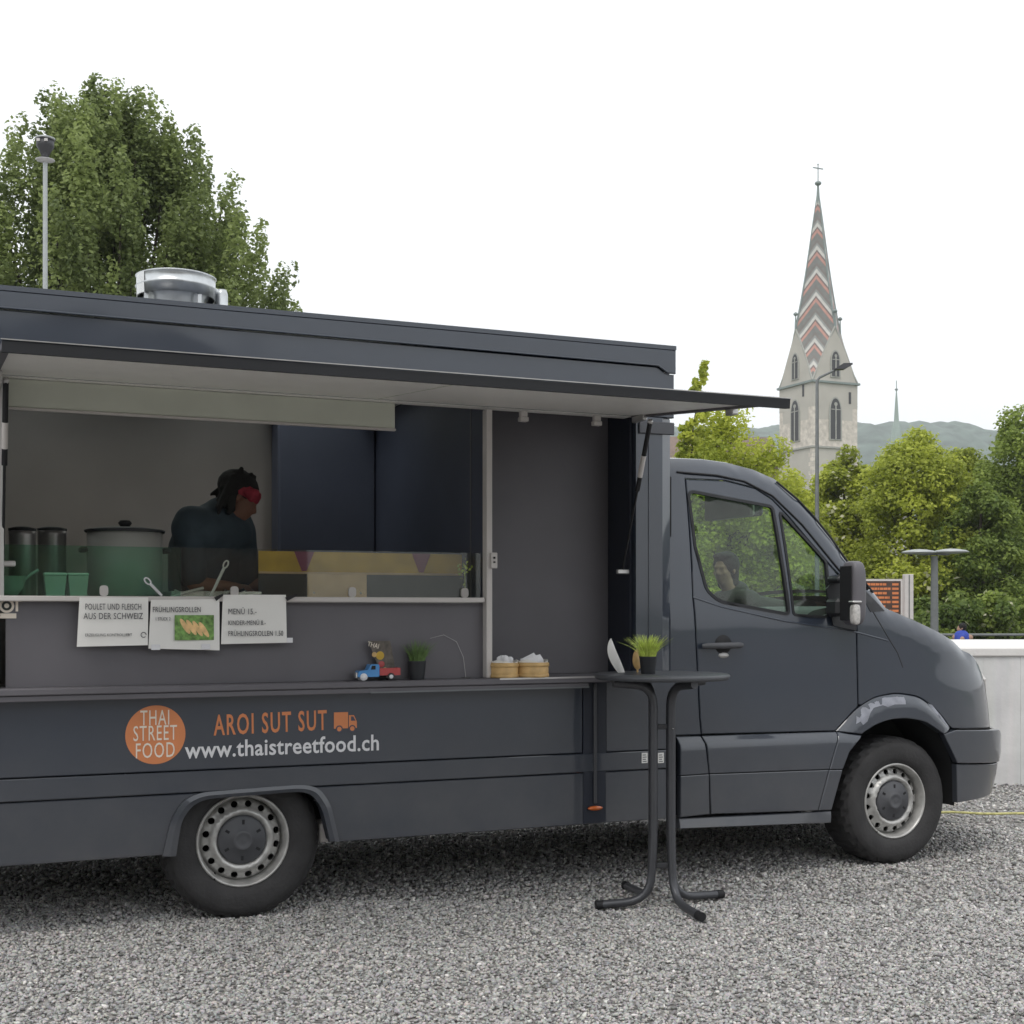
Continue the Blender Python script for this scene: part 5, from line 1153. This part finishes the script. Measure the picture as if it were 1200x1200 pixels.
# ------------------------------------------------------------ trees
def leaf_mat(name, c0, c1, trans=.25):
    m = bpy.data.materials.new(name); m.use_nodes = True; t = m.node_tree; t.nodes.clear(); o = t.nodes.new('ShaderNodeOutputMaterial')
    at = t.nodes.new('ShaderNodeAttribute'); at.attribute_name = 'tone'; r = t.nodes.new('ShaderNodeValToRGB'); r.color_ramp.elements[0].color = (*c0, 1); r.color_ramp.elements[1].color = (*c1, 1); t.links.new(at.outputs['Fac'], r.inputs[0])
    p = t.nodes.new('ShaderNodeBsdfPrincipled'); p.inputs['Roughness'].default_value = .55; p.inputs['Specular IOR Level'].default_value = .35; t.links.new(r.outputs[0], p.inputs['Base Color'])
    tr = t.nodes.new('ShaderNodeBsdfTranslucent'); t.links.new(r.outputs[0], tr.inputs[0]); mx_ = t.nodes.new('ShaderNodeMixShader'); mx_.inputs[0].default_value = trans
    t.links.new(p.outputs[0], mx_.inputs[1]); t.links.new(tr.outputs[0], mx_.inputs[2]); t.links.new(mx_.outputs[0], o.inputs[0]); return m
bark = mat('bark', (.055, .045, .035), .9, var=.4, vscale=10, bump=.6, bscale=20)
def leaves(clumps, per, size, rng, up=.8, fuzz=.10):
    """clumps: (x,y,z, rx,ry,rz, tone)"""
    cl = np.array(clumps); n = len(cl); vol = (cl[:, 3] * cl[:, 4] * cl[:, 5]) ** (.66); w_ = vol / vol.sum()
    k = rng.choice(n, size=per, p=w_); c = cl[k]
    d = rng.normal(size=(per, 3)); d /= np.linalg.norm(d, axis=1)[:, None]; rad = rng.uniform(.25, 1.0, per) ** .55 * np.exp(rng.normal(0, 1, per) * fuzz)
    pos = c[:, :3] + d * c[:, 3:6] * rad[:, None]
    nrm = d * .8 + rng.normal(size=(per, 3)) * .75; nrm[:, 2] += up; nrm /= np.linalg.norm(nrm, axis=1)[:, None]
    a = np.cross(nrm, rng.normal(size=(per, 3))); a /= np.linalg.norm(a, axis=1)[:, None]; b = np.cross(nrm, a); s = size * rng.uniform(.6, 1.3, per)[:, None]
    V_ = np.stack([pos - a * s * .6, pos + b * s * .42 + nrm * s * .06, pos + a * s * .6, pos - b * s * .42 + nrm * s * .06], 1).reshape(-1, 3)
    F_ = np.arange(per * 4).reshape(-1, 4); tone = np.clip(c[:, 6] + rng.normal(0, .16, per), 0, 1)
    return V_, F_, np.repeat(tone, 4)
def tree(name, x, y, prof, n_cl, per, size, m, lab, seed, cr=(.7, .7, 1.1), trunk=.25, group='trees', upright=0, bl=None, base=(0,), tones=(.2, .8), zlow=1.5, gap=.0):
    """prof: [(z, radius)] of the crown envelope"""
    rng = np.random.default_rng(seed); t = empty(name, (x, y, 0), 0, lab, 'tree', group)
    zs = [p[0] for p in prof]; cl = []
    zz = np.linspace(zs[0], zs[-1], 60); rr = np.interp(zz, zs, [p[1] for p in prof]); area = (rr + .3); area /= area.sum()
    for i in range(n_cl):
        z = rng.choice(zz, p=area) + rng.uniform(-.1, .1); r = np.interp(z, zs, [p[1] for p in prof]); an = rng.uniform(0, 6.283); f = rng.uniform(.0, 1) ** .32
        lump = 1 + .10 * noise.noise(Vector((math.cos(an) * 1.7, math.sin(an) * 1.7, z * .45 + seed)))
        s = rng.uniform(.65, 1.2); R0 = max(0, r - cr[0] * .55) * lump
        cl.append((R0 * f * math.cos(an), R0 * f * math.sin(an), z, cr[0] * s, cr[1] * s, cr[2] * s, rng.uniform(*tones)))
    V_, F_, T1 = leaves(cl, per, size, rng); o = np_mesh('crown', V_, F_, m, ('tone', T1), 4); o.parent = t
    mb = MB(); top = zs[-1]; mb.tube([(0, 0, 0), (.05, .02, top * .3), (-.05, .05, top * .6), (0, 0, top * .9)], [trunk, trunk * .8, trunk * .45, trunk * .12], 10)
    order = rng.permutation(len(cl))[:min(len(cl), 60)]
    for i in order:
        c = cl[i]; z0 = max(zlow, c[2] - math.hypot(c[0], c[1]) * (1.3 if upright else .7) - .4); z0 = min(z0, c[2] - .1); p0 = Vector((0, 0, z0)); p1 = Vector(c[:3]); mid = p0.lerp(p1, .5) + Vector((c[0] * .12, c[1] * .12, -.15 if not upright else -.05))
        w0 = trunk * .28 * max(.25, 1 - z0 / top); mb.tube([p0, mid, p1], [w0, w0 * .6, w0 * .18], 5)
    mb.build('trunk', bark, t)
    if bl:
        V_, F_, T1 = leaves([c for c in cl if c[2] < bl[1]] or cl, bl[0], bl[2], rng, 1.0); o = np_mesh('blossom', V_, F_, blm, ('tone', T1), 4); o.parent = t
    return t, cl
LM1 = leaf_mat('deep_green_leaf', (.12, .16, .06), (.33, .40, .14), .45)
LM2 = leaf_mat('lime_leaf', (.28, .34, .04), (.60, .64, .10), .5)
LM3 = leaf_mat('mid_green_leaf', (.22, .27, .04), (.56, .61, .10), .5)
LM4 = leaf_mat('dark_green_leaf', (.10, .155, .035), (.31, .39, .08), .45)
blm = leaf_mat('pale_blossom', (.35, .36, .22), (.70, .68, .50), .3)
# the big tree on the left: upright plumes
rng = np.random.default_rng(12); bx_, by_ = -9.7, 32.0
t = empty('hornbeam_tree', (bx_, by_, 0), 0, 'big upright tree with a spiky crown behind the truck roof', 'tree')
prof = [(3.2, 2.8), (5.5, 4.8), (8.0, 5.3), (9.3, 5.0), (10.6, 4.6), (11.8, 3.9), (12.8, 2.7), (13.6, 1.4), (14.25, .25)]
pz_ = [p[0] for p in prof]; prr = [p[1] for p in prof]; cl = []
tips = []
for i in range(420):
    z = 14.0 - 9.5 * rng.random() ** .85; r = np.interp(z, pz_, prr) * .97; an = rng.uniform(0, 6.283); f = rng.random() ** .38
    L = rng.uniform(.9, 1.8); k = rng.uniform(.30, .50); x, y = r * f * math.cos(an) * .93, r * f * math.sin(an) * .93; tn = rng.uniform(.1, .8)
    lean = Vector((x, y, 0)) * .10
    nseg = 5
    for j in range(nseg):
        g_ = j / (nseg - 1); q_ = Vector((x, y, z)) - (Vector((0, 0, 1)) * L + lean) * (1 - g_); w_ = k * (1.12 - .62 * g_); cl.append((q_.x + rng.normal(0, .07), q_.y + rng.normal(0, .07), q_.z, w_, w_, .34, min(1, tn + .12 * g_)))
    tips.append((x, y, z))
V_, F_, T1 = leaves(cl, 225000, .098, rng, .9, 0); o = np_mesh('crown', V_, F_, LM1, ('tone', T1), 4); o.parent = t
mb = MB(); mb.tube([(0, 0, 0), (.1, 0, 3), (-.1, .1, 7), (.05, 0, 11.5)], [.34, .28, .17, .05], 12)
for x, y, z in tips[:110]:
    z0 = max(2.0, z * .35 - .4); mb.tube([(0, 0, z0), (x * .55, y * .55, z0 + (z - z0) * .42), (x * .92, y * .92, z - .6)], [.10, .055, .015], 5)
mb.build('trunk', bark, t)
def tz(d, y): return 1.4 - (y - 716) / 1550 * d
def tx(d, x): return (x - 600) / 1550 * d
def back_tree(px, top, hw, d, m, lab, seed, n=150, per=40000, size=.155, bl=None, tones=(.15, .85), nm='broadleaf_tree'):
    T = 1.4 - (top - 716) / 1550 * d; Rr = hw / 1550 * d
    return tree(nm, (px - 600) / 1550 * d, d, [(.6, Rr * .9), (T * .3, Rr * 1.08), (T * .6, Rr * 1.02), (T * .82, Rr * .72), (T - .4, Rr * .22)], n, per, size, m, lab, seed, (Rr * .27, Rr * .27, Rr * .24), .22, 'trees behind the wall', bl=bl, tones=tones, zlow=1.0)
back_tree(856, 480, 92, 54, LM2, 'bright lime tree rising directly behind the cab roof', 31, per=42000, n=150, size=.15)
back_tree(745, 560, 80, 56, LM3, 'green tree mostly hidden behind the box body', 32, per=12000)
back_tree(640, 540, 85, 58, LM3, 'green tree standing behind the middle of the truck box', 41, per=11000, size=.22)
back_tree(540, 550, 80, 57, LM4, 'dark green tree standing behind the serving hatch', 42, per=11000, size=.22)
back_tree(925, 552, 55, 58, LM2, 'low lime tree with pale blossoms just below the church tower', 33, bl=(700, 9, .22), tones=(.0, .7))
back_tree(990, 522, 50, 62, LM3, 'olive tree with pale blossoms right of the church tower', 34, bl=(1700, 9, .20), tones=(.3, 1))
back_tree(1068, 502, 76, 58, LM3, 'tall fresh green tree above the disc lamp', 35, per=46000, n=190, tones=(.25, 1), bl=(500, 4, .22))
back_tree(1128, 520, 52, 63, LM3, 'green blossoming tree between the tall green tree and the dark one', 36, bl=(500, 8, .22))
back_tree(1196, 468, 62, 60, LM4, 'dark green tree at the right edge', 37, per=46000, n=190, tones=(.3, 1))
back_tree(1150, 560, 55, 56, LM4, 'dark low tree in front of the right edge tree', 38, per=22000)
back_tree(880, 600, 90, 61, LM3, 'low green tree seen through the cab windows', 39, per=20000)
# slender sprig above the lime tree
rng = np.random.default_rng(5); xs = tx(53, 822)
t = empty('young_tree', (tx(53, 812), 53, 0), 0, 'slender lime sapling reaching above the awning corner', 'tree'); cl = []
for j in range(26):
    g_ = j / 25; yy = 560 - g_ * 133; cl.append((tx(53, 806 + 22 * g_ ** 1.5) - tx(53, 812) + rng.normal(0, .30 * (1.15 - g_ * .6)), rng.normal(0, .2), tz(53, yy), .13 + .26 * (1 - g_), .2, .16 + .1 * rng.random(), rng.uniform(.2, 1)))
V_, F_, T1 = leaves(cl, 1500, .20, rng, .3); o = np_mesh('crown', V_, F_, LM2, ('tone', T1), 4); o.parent = t
mb = MB(); mb.tube([(0, 0, 0), (-.1, 0, tz(53, 560)), (tx(53, 812) - tx(53, 812), 0, tz(53, 500)), (tx(53, 826) - tx(53, 812), 0, tz(53, 432))], [.12, .07, .04, .012], 6); mb.build('trunk', bark, t)
# shrubs at the foot of the trees
for i, (px, top, hw) in enumerate(((1120, 690, 55), (1195, 700, 45), (1050, 690, 45), (960, 680, 70), (860, 690, 80))):
    d = 50.0 + .5 * i; T = tz(d, top); Rr = hw / 1550 * d; rng = np.random.default_rng(60 + i); cl = []
    lab = ('blossoming dark shrub below the disc lamp', 'blossoming shrub under the dark tree at the right edge', 'shrub behind the orange notice board', 'shrub seen past the windscreen', 'shrub seen through the side window')[i]
    t = empty('shrub', (tx(d, px), d, 0), 0, lab, 'shrub', 'shrubs under the trees')
    for k in range(26): cl.append((rng.uniform(-Rr, Rr), rng.uniform(-1, 1), rng.uniform(.1, T * .8), .5, .5, .45, rng.uniform(0, .8)))
    V_, F_, T1 = leaves(cl, 7000, .16, rng); o = np_mesh('foliage', V_, F_, LM4, ('tone', T1), 4); o.parent = t
    V_, F_, T1 = leaves(cl, 170 if i < 3 else 20, .20, rng, 1); o = np_mesh('blossom', V_, F_, blm, ('tone', T1), 4); o.parent = t
    mb = MB()
    for k in range(6): c = cl[k]; mb.tube([(c[0] * .3, 0, 0), (c[0], c[1], c[2])], [.04, .012], 5)
    mb.build('stem', bark, t)
# ------------------------------------------------------------ hill with woods
hm = mat('distant_wood', (.10, .135, .11), .95, var=.45, vscale=.05, coords='Object')
mb = MB(); rows = []
for j in range(14):
    r = []
    for i in range(421):
        x = -400 + 1500 * i / 420; f = j / 13; pxx = 600 + 1550 * x / 1500
        top = 210 + 2.5 * math.sin((pxx - 990) / 45) - max(0, (pxx - 1085)) * .13 - max(0, 930 - pxx) * .05 + 3.5 * noise.noise(Vector((x * .05, 0, 3))) + 3.0 * noise.noise(Vector((x * .13, 4, 3)))
        r.append((x, 1100 + 400 * f + (500 * max(0, f - .9) * 3), max(-5, top) * math.sin(min(1, f) * math.pi / 2) ** .8 + 4 * noise.noise(Vector((x * .04, f * 30, 7)))))
    rows.append(r)
mb.quadstrip(rows); mb.build('hill', hm, None, kind='structure')
# ------------------------------------------------------------ church
stone = mat('pale_rubble_stone', (.60, .55, .49), .9, var=.2, vscale=1.6)
plaster = mat('grey_beige_render', (.48, .455, .41), .9, var=.06, vscale=.4)
edge_m = mat('sandstone_trim', (.36, .36, .33), .8, var=.15); lead = mat('weathered_copper', (.22, .26, .25), .6, var=.2); louv = mat('dark_louvre', (.07, .07, .075), .8)
def tile_mat():
    m = bpy.data.materials.new('chevron_tiles'); m.use_nodes = True; t = m.node_tree; p = t.nodes['Principled BSDF']; p.inputs['Roughness'].default_value = .55
    uv = t.nodes.new('ShaderNodeUVMap'); uv.uv_map = 'uv'; sx = t.nodes.new('ShaderNodeSeparateXYZ'); t.links.new(uv.outputs[0], sx.inputs[0])
    ab = t.nodes.new('ShaderNodeMath'); ab.operation = 'ABSOLUTE'; t.links.new(sx.outputs[0], ab.inputs[0])
    ml = t.nodes.new('ShaderNodeMath'); ml.operation = 'MULTIPLY_ADD'; ml.inputs[1].default_value = 1.35; t.links.new(ab.outputs[0], ml.inputs[0]); t.links.new(sx.outputs[1], ml.inputs[2])
    dv_ = t.nodes.new('ShaderNodeMath'); dv_.operation = 'DIVIDE'; dv_.inputs[1].default_value = 3.5; t.links.new(ml.outputs[0], dv_.inputs[0])
    fr = t.nodes.new('ShaderNodeMath'); fr.operation = 'FRACT'; t.links.new(dv_.outputs[0], fr.inputs[0])
    r = t.nodes.new('ShaderNodeValToRGB'); r.color_ramp.interpolation = 'CONSTANT'; el = r.color_ramp.elements
    el[0].color = (.17, .17, .16, 1); el[1].position = .30; el[1].color = (.44, .23, .19, 1)
    for pos, c in ((.46, (.17, .13, .12)), (.56, (.50, .49, .46)), (.74, (.24, .25, .24)), (.86, (.17, .15, .14))): e = el.new(pos); e.color = (*c, 1)
    t.links.new(fr.outputs[0], r.inputs[0])
    n = t.nodes.new('ShaderNodeTexNoise'); n.inputs['Scale'].default_value = 2; n.inputs['Detail'].default_value = 6; tc = t.nodes.new('ShaderNodeTexCoord'); t.links.new(tc.outputs['Object'], n.inputs['Vector'])
    mix = t.nodes.new('ShaderNodeMix'); mix.data_type = 'RGBA'; mix.blend_type = 'OVERLAY'; mix.inputs[0].default_value = .25; t.links.new(r.outputs[0], mix.inputs[6]); t.links.new(n.outputs['Fac'], mix.inputs[7]); t.links.new(mix.outputs[2], p.inputs['Base Color']); return m
tiles = tile_mat()
D_ = 190; tc0 = Vector((tx(D_, 952) , D_, 0)); AL = R(23.9); W = 8.0
cc = tc0 + Vector((math.cos(AL) * W / 2 - math.sin(AL) * W / 2, math.sin(AL) * W / 2 + math.cos(AL) * W / 2, 0))
ch = empty('church_tower', cc, AL, 'pale stone church tower with steep red white grey chevron tiled spire', 'church tower')
ZE = tz(D_ + 2, 449); ZG = tz(D_ + 2, 383); ZS = tz(D_, 523); ZP_ = tz(D_ + 4, 218); h = W / 2
m = MB(); m.box((-h, -h, ZS), (h, h, ZE)); m.build('upper_wall', stone, ch)
m = MB(); m.box((-h - .05, -h - .05, -1), (h + .05, h + .05, ZS - .01)); m.build('lower_wall', plaster, ch)
m = MB(); m.box((-h + .9, -h - .02, ZE - 5.4), (h - .9, -h - .005, ZE - .05)); m.box((-h - .02, -h + .9, ZE - 5.4), (-h - .005, h - .9, ZE - .05)); m.box((-h - .03, -h - .03, ZE - 3.6), (h + .0, h, ZE - .02)); m.build('render_band', plaster, ch)
m = MB(); m.box((-h - .25, -h - .25, ZS - .15), (h + .25, h + .25, ZS + .12)); m.build('string_course', edge_m, ch)
m = MB(); m.box((-h - .30, -h - .30, ZE - .15), (h + .30, h + .30, ZE + .15)); m.build('cornice', lead, ch)
random.seed(8)
for cx_, cy_ in ((-1, -1), (1, -1), (-1, 1)):
    for i in range(24):
        L = .9 if i % 2 else .55; z0 = ZS - 16 + i * .66; m = MB(); x0 = cx_ * (h + .07); y0 = cy_ * (h + .07)
        m.box((min(x0, x0 - cx_ * L), min(y0, y0 - cy_ * (1.45 - L)), z0), (max(x0, x0 - cx_ * L), max(y0, y0 - cy_ * (1.45 - L)), z0 + .60), 0, .03)
        if z0 < ZS - .8: m.build('quoin', stone, ch)
TOP = Vector((0, 0, ZP_)); G = [Vector((0, -h, ZG)), Vector((h, 0, ZG)), Vector((0, h, ZG)), Vector((-h, 0, ZG))]
Cn = [Vector((h, -h, ZE + .15)), Vector((h, h, ZE + .15)), Vector((-h, h, ZE + .15)), Vector((-h, -h, ZE + .15))]
for i in range(4):
    a, b, c = G[i], G[(i + 1) % 4], Cn[i]; mid = (a + b) / 2; wid = (b - a).normalized()
    N = 18; vs = []; uvs = []; fs = []
    for j in range(N + 1):
        f = j / N; hl = a.lerp(TOP, f ** .93 if 0 else f); hr = b.lerp(TOP, f); fl_ = 1 - .10 * math.sin(math.pi * f); cen = (hl + hr) / 2
        ax_ = Vector((0, 0, cen.z)); hl = ax_ + (hl - ax_) * fl_; hr = ax_ + (hr - ax_) * fl_; cen = (hl + hr) / 2 + (cen - ax_) * .03
        hw_ = (hr - hl).length / 2
        for p, s in ((hl, -hw_), (cen, 0), (hr, hw_)): vs.append(tuple(p)); uvs.append((s, p.z))
    for j in range(N):
        for k in (0, 1): fs.append([3 * j + k, 3 * j + k + 1, 3 * j + 4 + k, 3 * j + 3 + k])
    o_ = len(vs); M2 = 5   # lower kite down to the tower corner, slightly flared
    for j in range(1, M2 + 1):
        f = j / M2; l_ = a.lerp(c, f); r_ = b.lerp(c, f); sag = 1 - .06 * math.sin(math.pi * f); ax_ = Vector((0, 0, l_.z)); l_ = ax_ + (l_ - ax_) * sag; r_ = ax_ + (r_ - ax_) * sag; cen = (l_ + r_) / 2; hw_ = (r_ - l_).length / 2
        for p, s in ((l_, -hw_), (cen, 0), (r_, hw_)): vs.append(tuple(p)); uvs.append((s, p.z))
    pr_ = 0
    for j in range(M2):
        q = 0 if j == 0 else o_ + 3 * (j - 1); w2 = o_ + 3 * j
        for k in (0, 1): fs.append([q + k, w2 + k, w2 + k + 1, q + k + 1])
    me = bpy.data.meshes.new('roof_facet'); me.from_pydata(vs, [], fs); ul = me.uv_layers.new(name='uv')
    for l in me.loops: ul.data[l.index].uv = uvs[l.vertex_index]
    me.materials.append(tiles); setm(link(bpy.data.objects.new('roof_facet', me)), ch)
    m = MB(); pts = [vs[3 * j] for j in range(N + 1)]; m.tube(pts, [.16 - .10 * j / N for j in range(N + 1)], 6); m.build('spire_ridge', lead, ch)
    m = MB(); m.tube([vs[o_ + 3 * (j - 1)] if j else vs[0] for j in range(M2 + 1)], .16, 6); m.tube([vs[o_ + 3 * (j - 1) + 2] if j else vs[2] for j in range(M2 + 1)], .16, 6); m.build('gable_coping', edge_m, ch)
# gables with lancets and belfry windows
def lancet(w_, h_, n=6):
    hw = w_ / 2; pts = [(-hw, 0), (hw, 0), (hw, h_ - w_ * .9)]
    for i in range(1, n + 1): a = i / n; pts.append((hw * (1 - a ** 1.6), h_ - w_ * .9 + w_ * .9 * math.sin(a * math.pi / 2)))
    for i in range(n - 1, 0, -1): a = i / n; pts.append((-hw * (1 - a ** 1.6), h_ - w_ * .9 + w_ * .9 * math.sin(a * math.pi / 2)))
    pts.append((-hw, h_ - w_ * .9)); return pts
def window_on(face, cx_, z0, w_, h_):
    def f(d): return (lambda a, b: (a + cx_, -h - d, b + z0)) if face == 0 else (lambda a, b: (-h - d, a + cx_, b + z0)) if face == 3 else (lambda a, b: (h + d, a + cx_, b + z0)) if face == 1 else (lambda a, b: (a + cx_, h + d, b + z0))
    P1_ = lancet(w_ + .5, h_ + .4); m = MB(); m.prism([(x, z - .15) for x, z in P1_], f(.0), f(.14)); fr_ = m.build('window', edge_m, ch)
    m = MB(); m.prism(lancet(w_, h_), f(.141), f(.16)); m.build('louvre', louv, fr_)
    m = MB(); m.prism([(-.09, 0), (.09, 0), (.09, h_ - w_ * .55), (-.09, h_ - w_ * .55)], f(.161), f(.24)); 
    for q in (-1, 1): m.prism([(q * w_ * .25 + x * .5 * w_, h_ - w_ * .95 + abs(x) * -.0 + z) for x, z in ((-.42, 0), (.42, 0), (.42, .12), (-.42, .12))], f(.161), f(.22))
    m.prism([(w_ * .17 * math.cos(i * .785), h_ - w_ * .48 + w_ * .17 * math.sin(i * .785)) for i in range(8)], f(.161), f(.22)); m.build('mullion', edge_m, fr_)
for face in (0, 3, 1, 2):
    zz0 = tz(D_, 513); window_on(face, 0, zz0, 1.75, 5.9)
    g_ = G[face if face != 3 else 3]
    m = MB()
    if face in (0, 2): s_ = -1 if face == 0 else 1; m.add([(-h, s_ * h, ZE + .15), (h, s_ * h, ZE + .15), (0, s_ * h, ZG)], [[0, 1, 2]])
    else: s_ = 1 if face == 1 else -1; m.add([(s_ * h, -h, ZE + .15), (s_ * h, h, ZE + .15), (s_ * h, 0, ZG)], [[0, 1, 2]])
    m.build('gable', plaster, ch)
    window_on(face, 0, ZE + .9, 1.3, 3.6)
    m = MB(); m.tube([tuple(g_), tuple(g_ + Vector((0, 0, 2.0)))], [.16, .08], 8); m.lathe([(0, -.35), (.3, -.12), (.34, 0), (.3, .12), (0, .35)], 12, 'z', tuple(g_ + Vector((0, 0, 2.2)))); m.build('finial', lead, ch)
for face, cx_ in ((0, 2.6), (3, 1.0)):
    f = (lambda a, b: (a + cx_, -h - .04, b)) if face == 0 else (lambda a, b: (-h - .04, -a - 1.9, b))
    g2 = (lambda a, b: (a + cx_, -h - .10, b)) if face == 0 else (lambda a, b: (-h - .10, -a - 1.9, b))
    z_ = tz(D_, 470 if face == 0 else 462); m = MB(); m.prism([(-.2, z_), (.2, z_), (.2, z_ + 1.7), (-.2, z_ + 1.7)], f, g2); m.build('slit_window', louv, ch)
m = MB(); m.tube([(0, 0, ZP_ - 4), (0, 0, ZP_ + .6)], [.42, .14], 10); m.lathe([(0, -.42), (.4, -.2), (.5, 0), (.4, .2), (0, .42)], 14, 'z', (0, 0, ZP_ + .8)); m.build('spire_ball', lead, ch)
ZC = tz(D_ + 4, 190)
m = MB(); m.tube([(0, 0, ZP_ + 1.1), (0, 0, ZC)], .07, 6); q = ZP_ + 1.1 + (ZC - ZP_) * .55; m.box((-.9, -.06, q - .07), (.9, .06, q + .07)); m.lathe([(0, -.15), (.15, 0), (0, .15)], 8, 'z', (0, 0, ZC + .1)); m.build('cross', lead, ch)
# nave
nv = empty('church_nave', (tx(205, 850), 205, 0), R(4), 'brown red church nave roof behind the lime tree', 'church')
zt_ = tz(205, 509); zb_ = tz(205, 545); L2 = 8.2
m = MB(); m.box((-16, -.5, -1), (L2, 10, zb_)); m.build('wall', mat('red_brown_wall', (.22, .16, .13), .9, var=.1, vscale=.5), nv)
m = MB(); m.prism([(-1.3, zb_ + .01), (11, zb_ + .01), (7, zt_), (3, zt_)], lambda a, b: (-16, a, b), lambda a, b: (L2, a, b)); m.build('roof', mat('old_brown_tiles', (.20, .145, .12), .8, var=.2, vscale=1), nv)
# slender steeple further off
st = empty('steeple', (tx(330, 1050.5), 330, 0), R(20), 'thin pale green steeple on the skyline between the trees', 'steeple')
zb2, zt2 = tz(330, 505), tz(330, 458)
m = MB(); m.lathe([(2.2, zb2 - 6), (1.1, zb2 + .5), (.62, zb2 + 2.5), (.28, zt2 - 2), (.12, zt2)], 8, 'z', sm=False); m.build('spire', mat('verdigris', (.30, .36, .33), .6, var=.1), st)
m = MB(); m.lathe([(0, -.5), (.45, 0), (0, .5)], 10, 'z', (0, 0, zt2 + .3)); m.tube([(0, 0, zt2), (0, 0, tz(330, 446))], .10, 6); m.build('finial', lead, st)
m = MB(); m.box((-2.4, -2.4, -1), (2.4, 2.4, zb2 - 5)); m.build('tower_wall', plaster, st)

# ------------------------------------------------------------ added behind the viewer, unseen: trees and house for paint and panes to mirror
for i, (x, y, T_h, Rr) in enumerate(((-13, -19, 7.5, 3.2), (-6, -23, 8.5, 3.6), (3, -21, 6.5, 3.0), (11, -24, 8.0, 3.8))):
    tree('added_yard_tree', x, y, [(1.5, Rr * .5), (T_h * .4, Rr), (T_h * .7, Rr * .9), (T_h - .4, Rr * .3)], 40, 5000, .42, LM4, ('added round tree across the yard, westernmost of four', 'added taller round tree across the yard, second of four', 'added smallest round tree across the yard, third of four', 'added wide round tree across the yard, last of four')[i], 80 + i, (1.1, 1.1, 1.0), .2, 'added trees across the yard')
bb = empty('added_brick_house', (4, -34, 0), 0, 'added long low brick house across the yard, for reflections in the truck', 'house')  # added out of view so the truck paint mirrors dark brick
m = MB(); m.box((-26, -5, -.3), (26, 0, 9.2)); m.build('wall', mat('added_house_brick', (.22, .14, .11), .9, var=.15), bb)
m = MB(); m.prism([(-5.6, 9.21), (.6, 9.21), (-2.5, 12.2)], lambda a, b: (-26.5, a, b), lambda a, b: (26.5, a, b)); m.build('roof', mat('added_house_slate', (.10, .09, .09), .8), bb)  # roof of the added house
for i in range(12):
    for k in range(3): m = MB(); m.box((-24 + i * 4.2, .001, 1.0 + k * 2.8), (-22.6 + i * 4.2, .05, 2.6 + k * 2.8)); m.build('window', M['navy'], bb)
# ------------------------------------------------------------ air
hz_m = bpy.data.materials.new('air'); hz_m.use_nodes = True; t = hz_m.node_tree; t.nodes.clear(); o = t.nodes.new('ShaderNodeOutputMaterial'); pv_ = t.nodes.new('ShaderNodeVolumePrincipled')
pv_.inputs['Color'].default_value = (.93, .97, 1, 1); pv_.inputs['Density'].default_value = .00030; pv_.inputs['Anisotropy'].default_value = .2; t.links.new(pv_.outputs[0], o.inputs['Volume'])
m = MB(); m.box((-1550, -650, -1.4), (1550, 2350, 240)); hz_o = m.build('haze', hz_m); setm(hz_o, kind='stuff', label='thin pale haze in the air over the whole town', cat='haze')
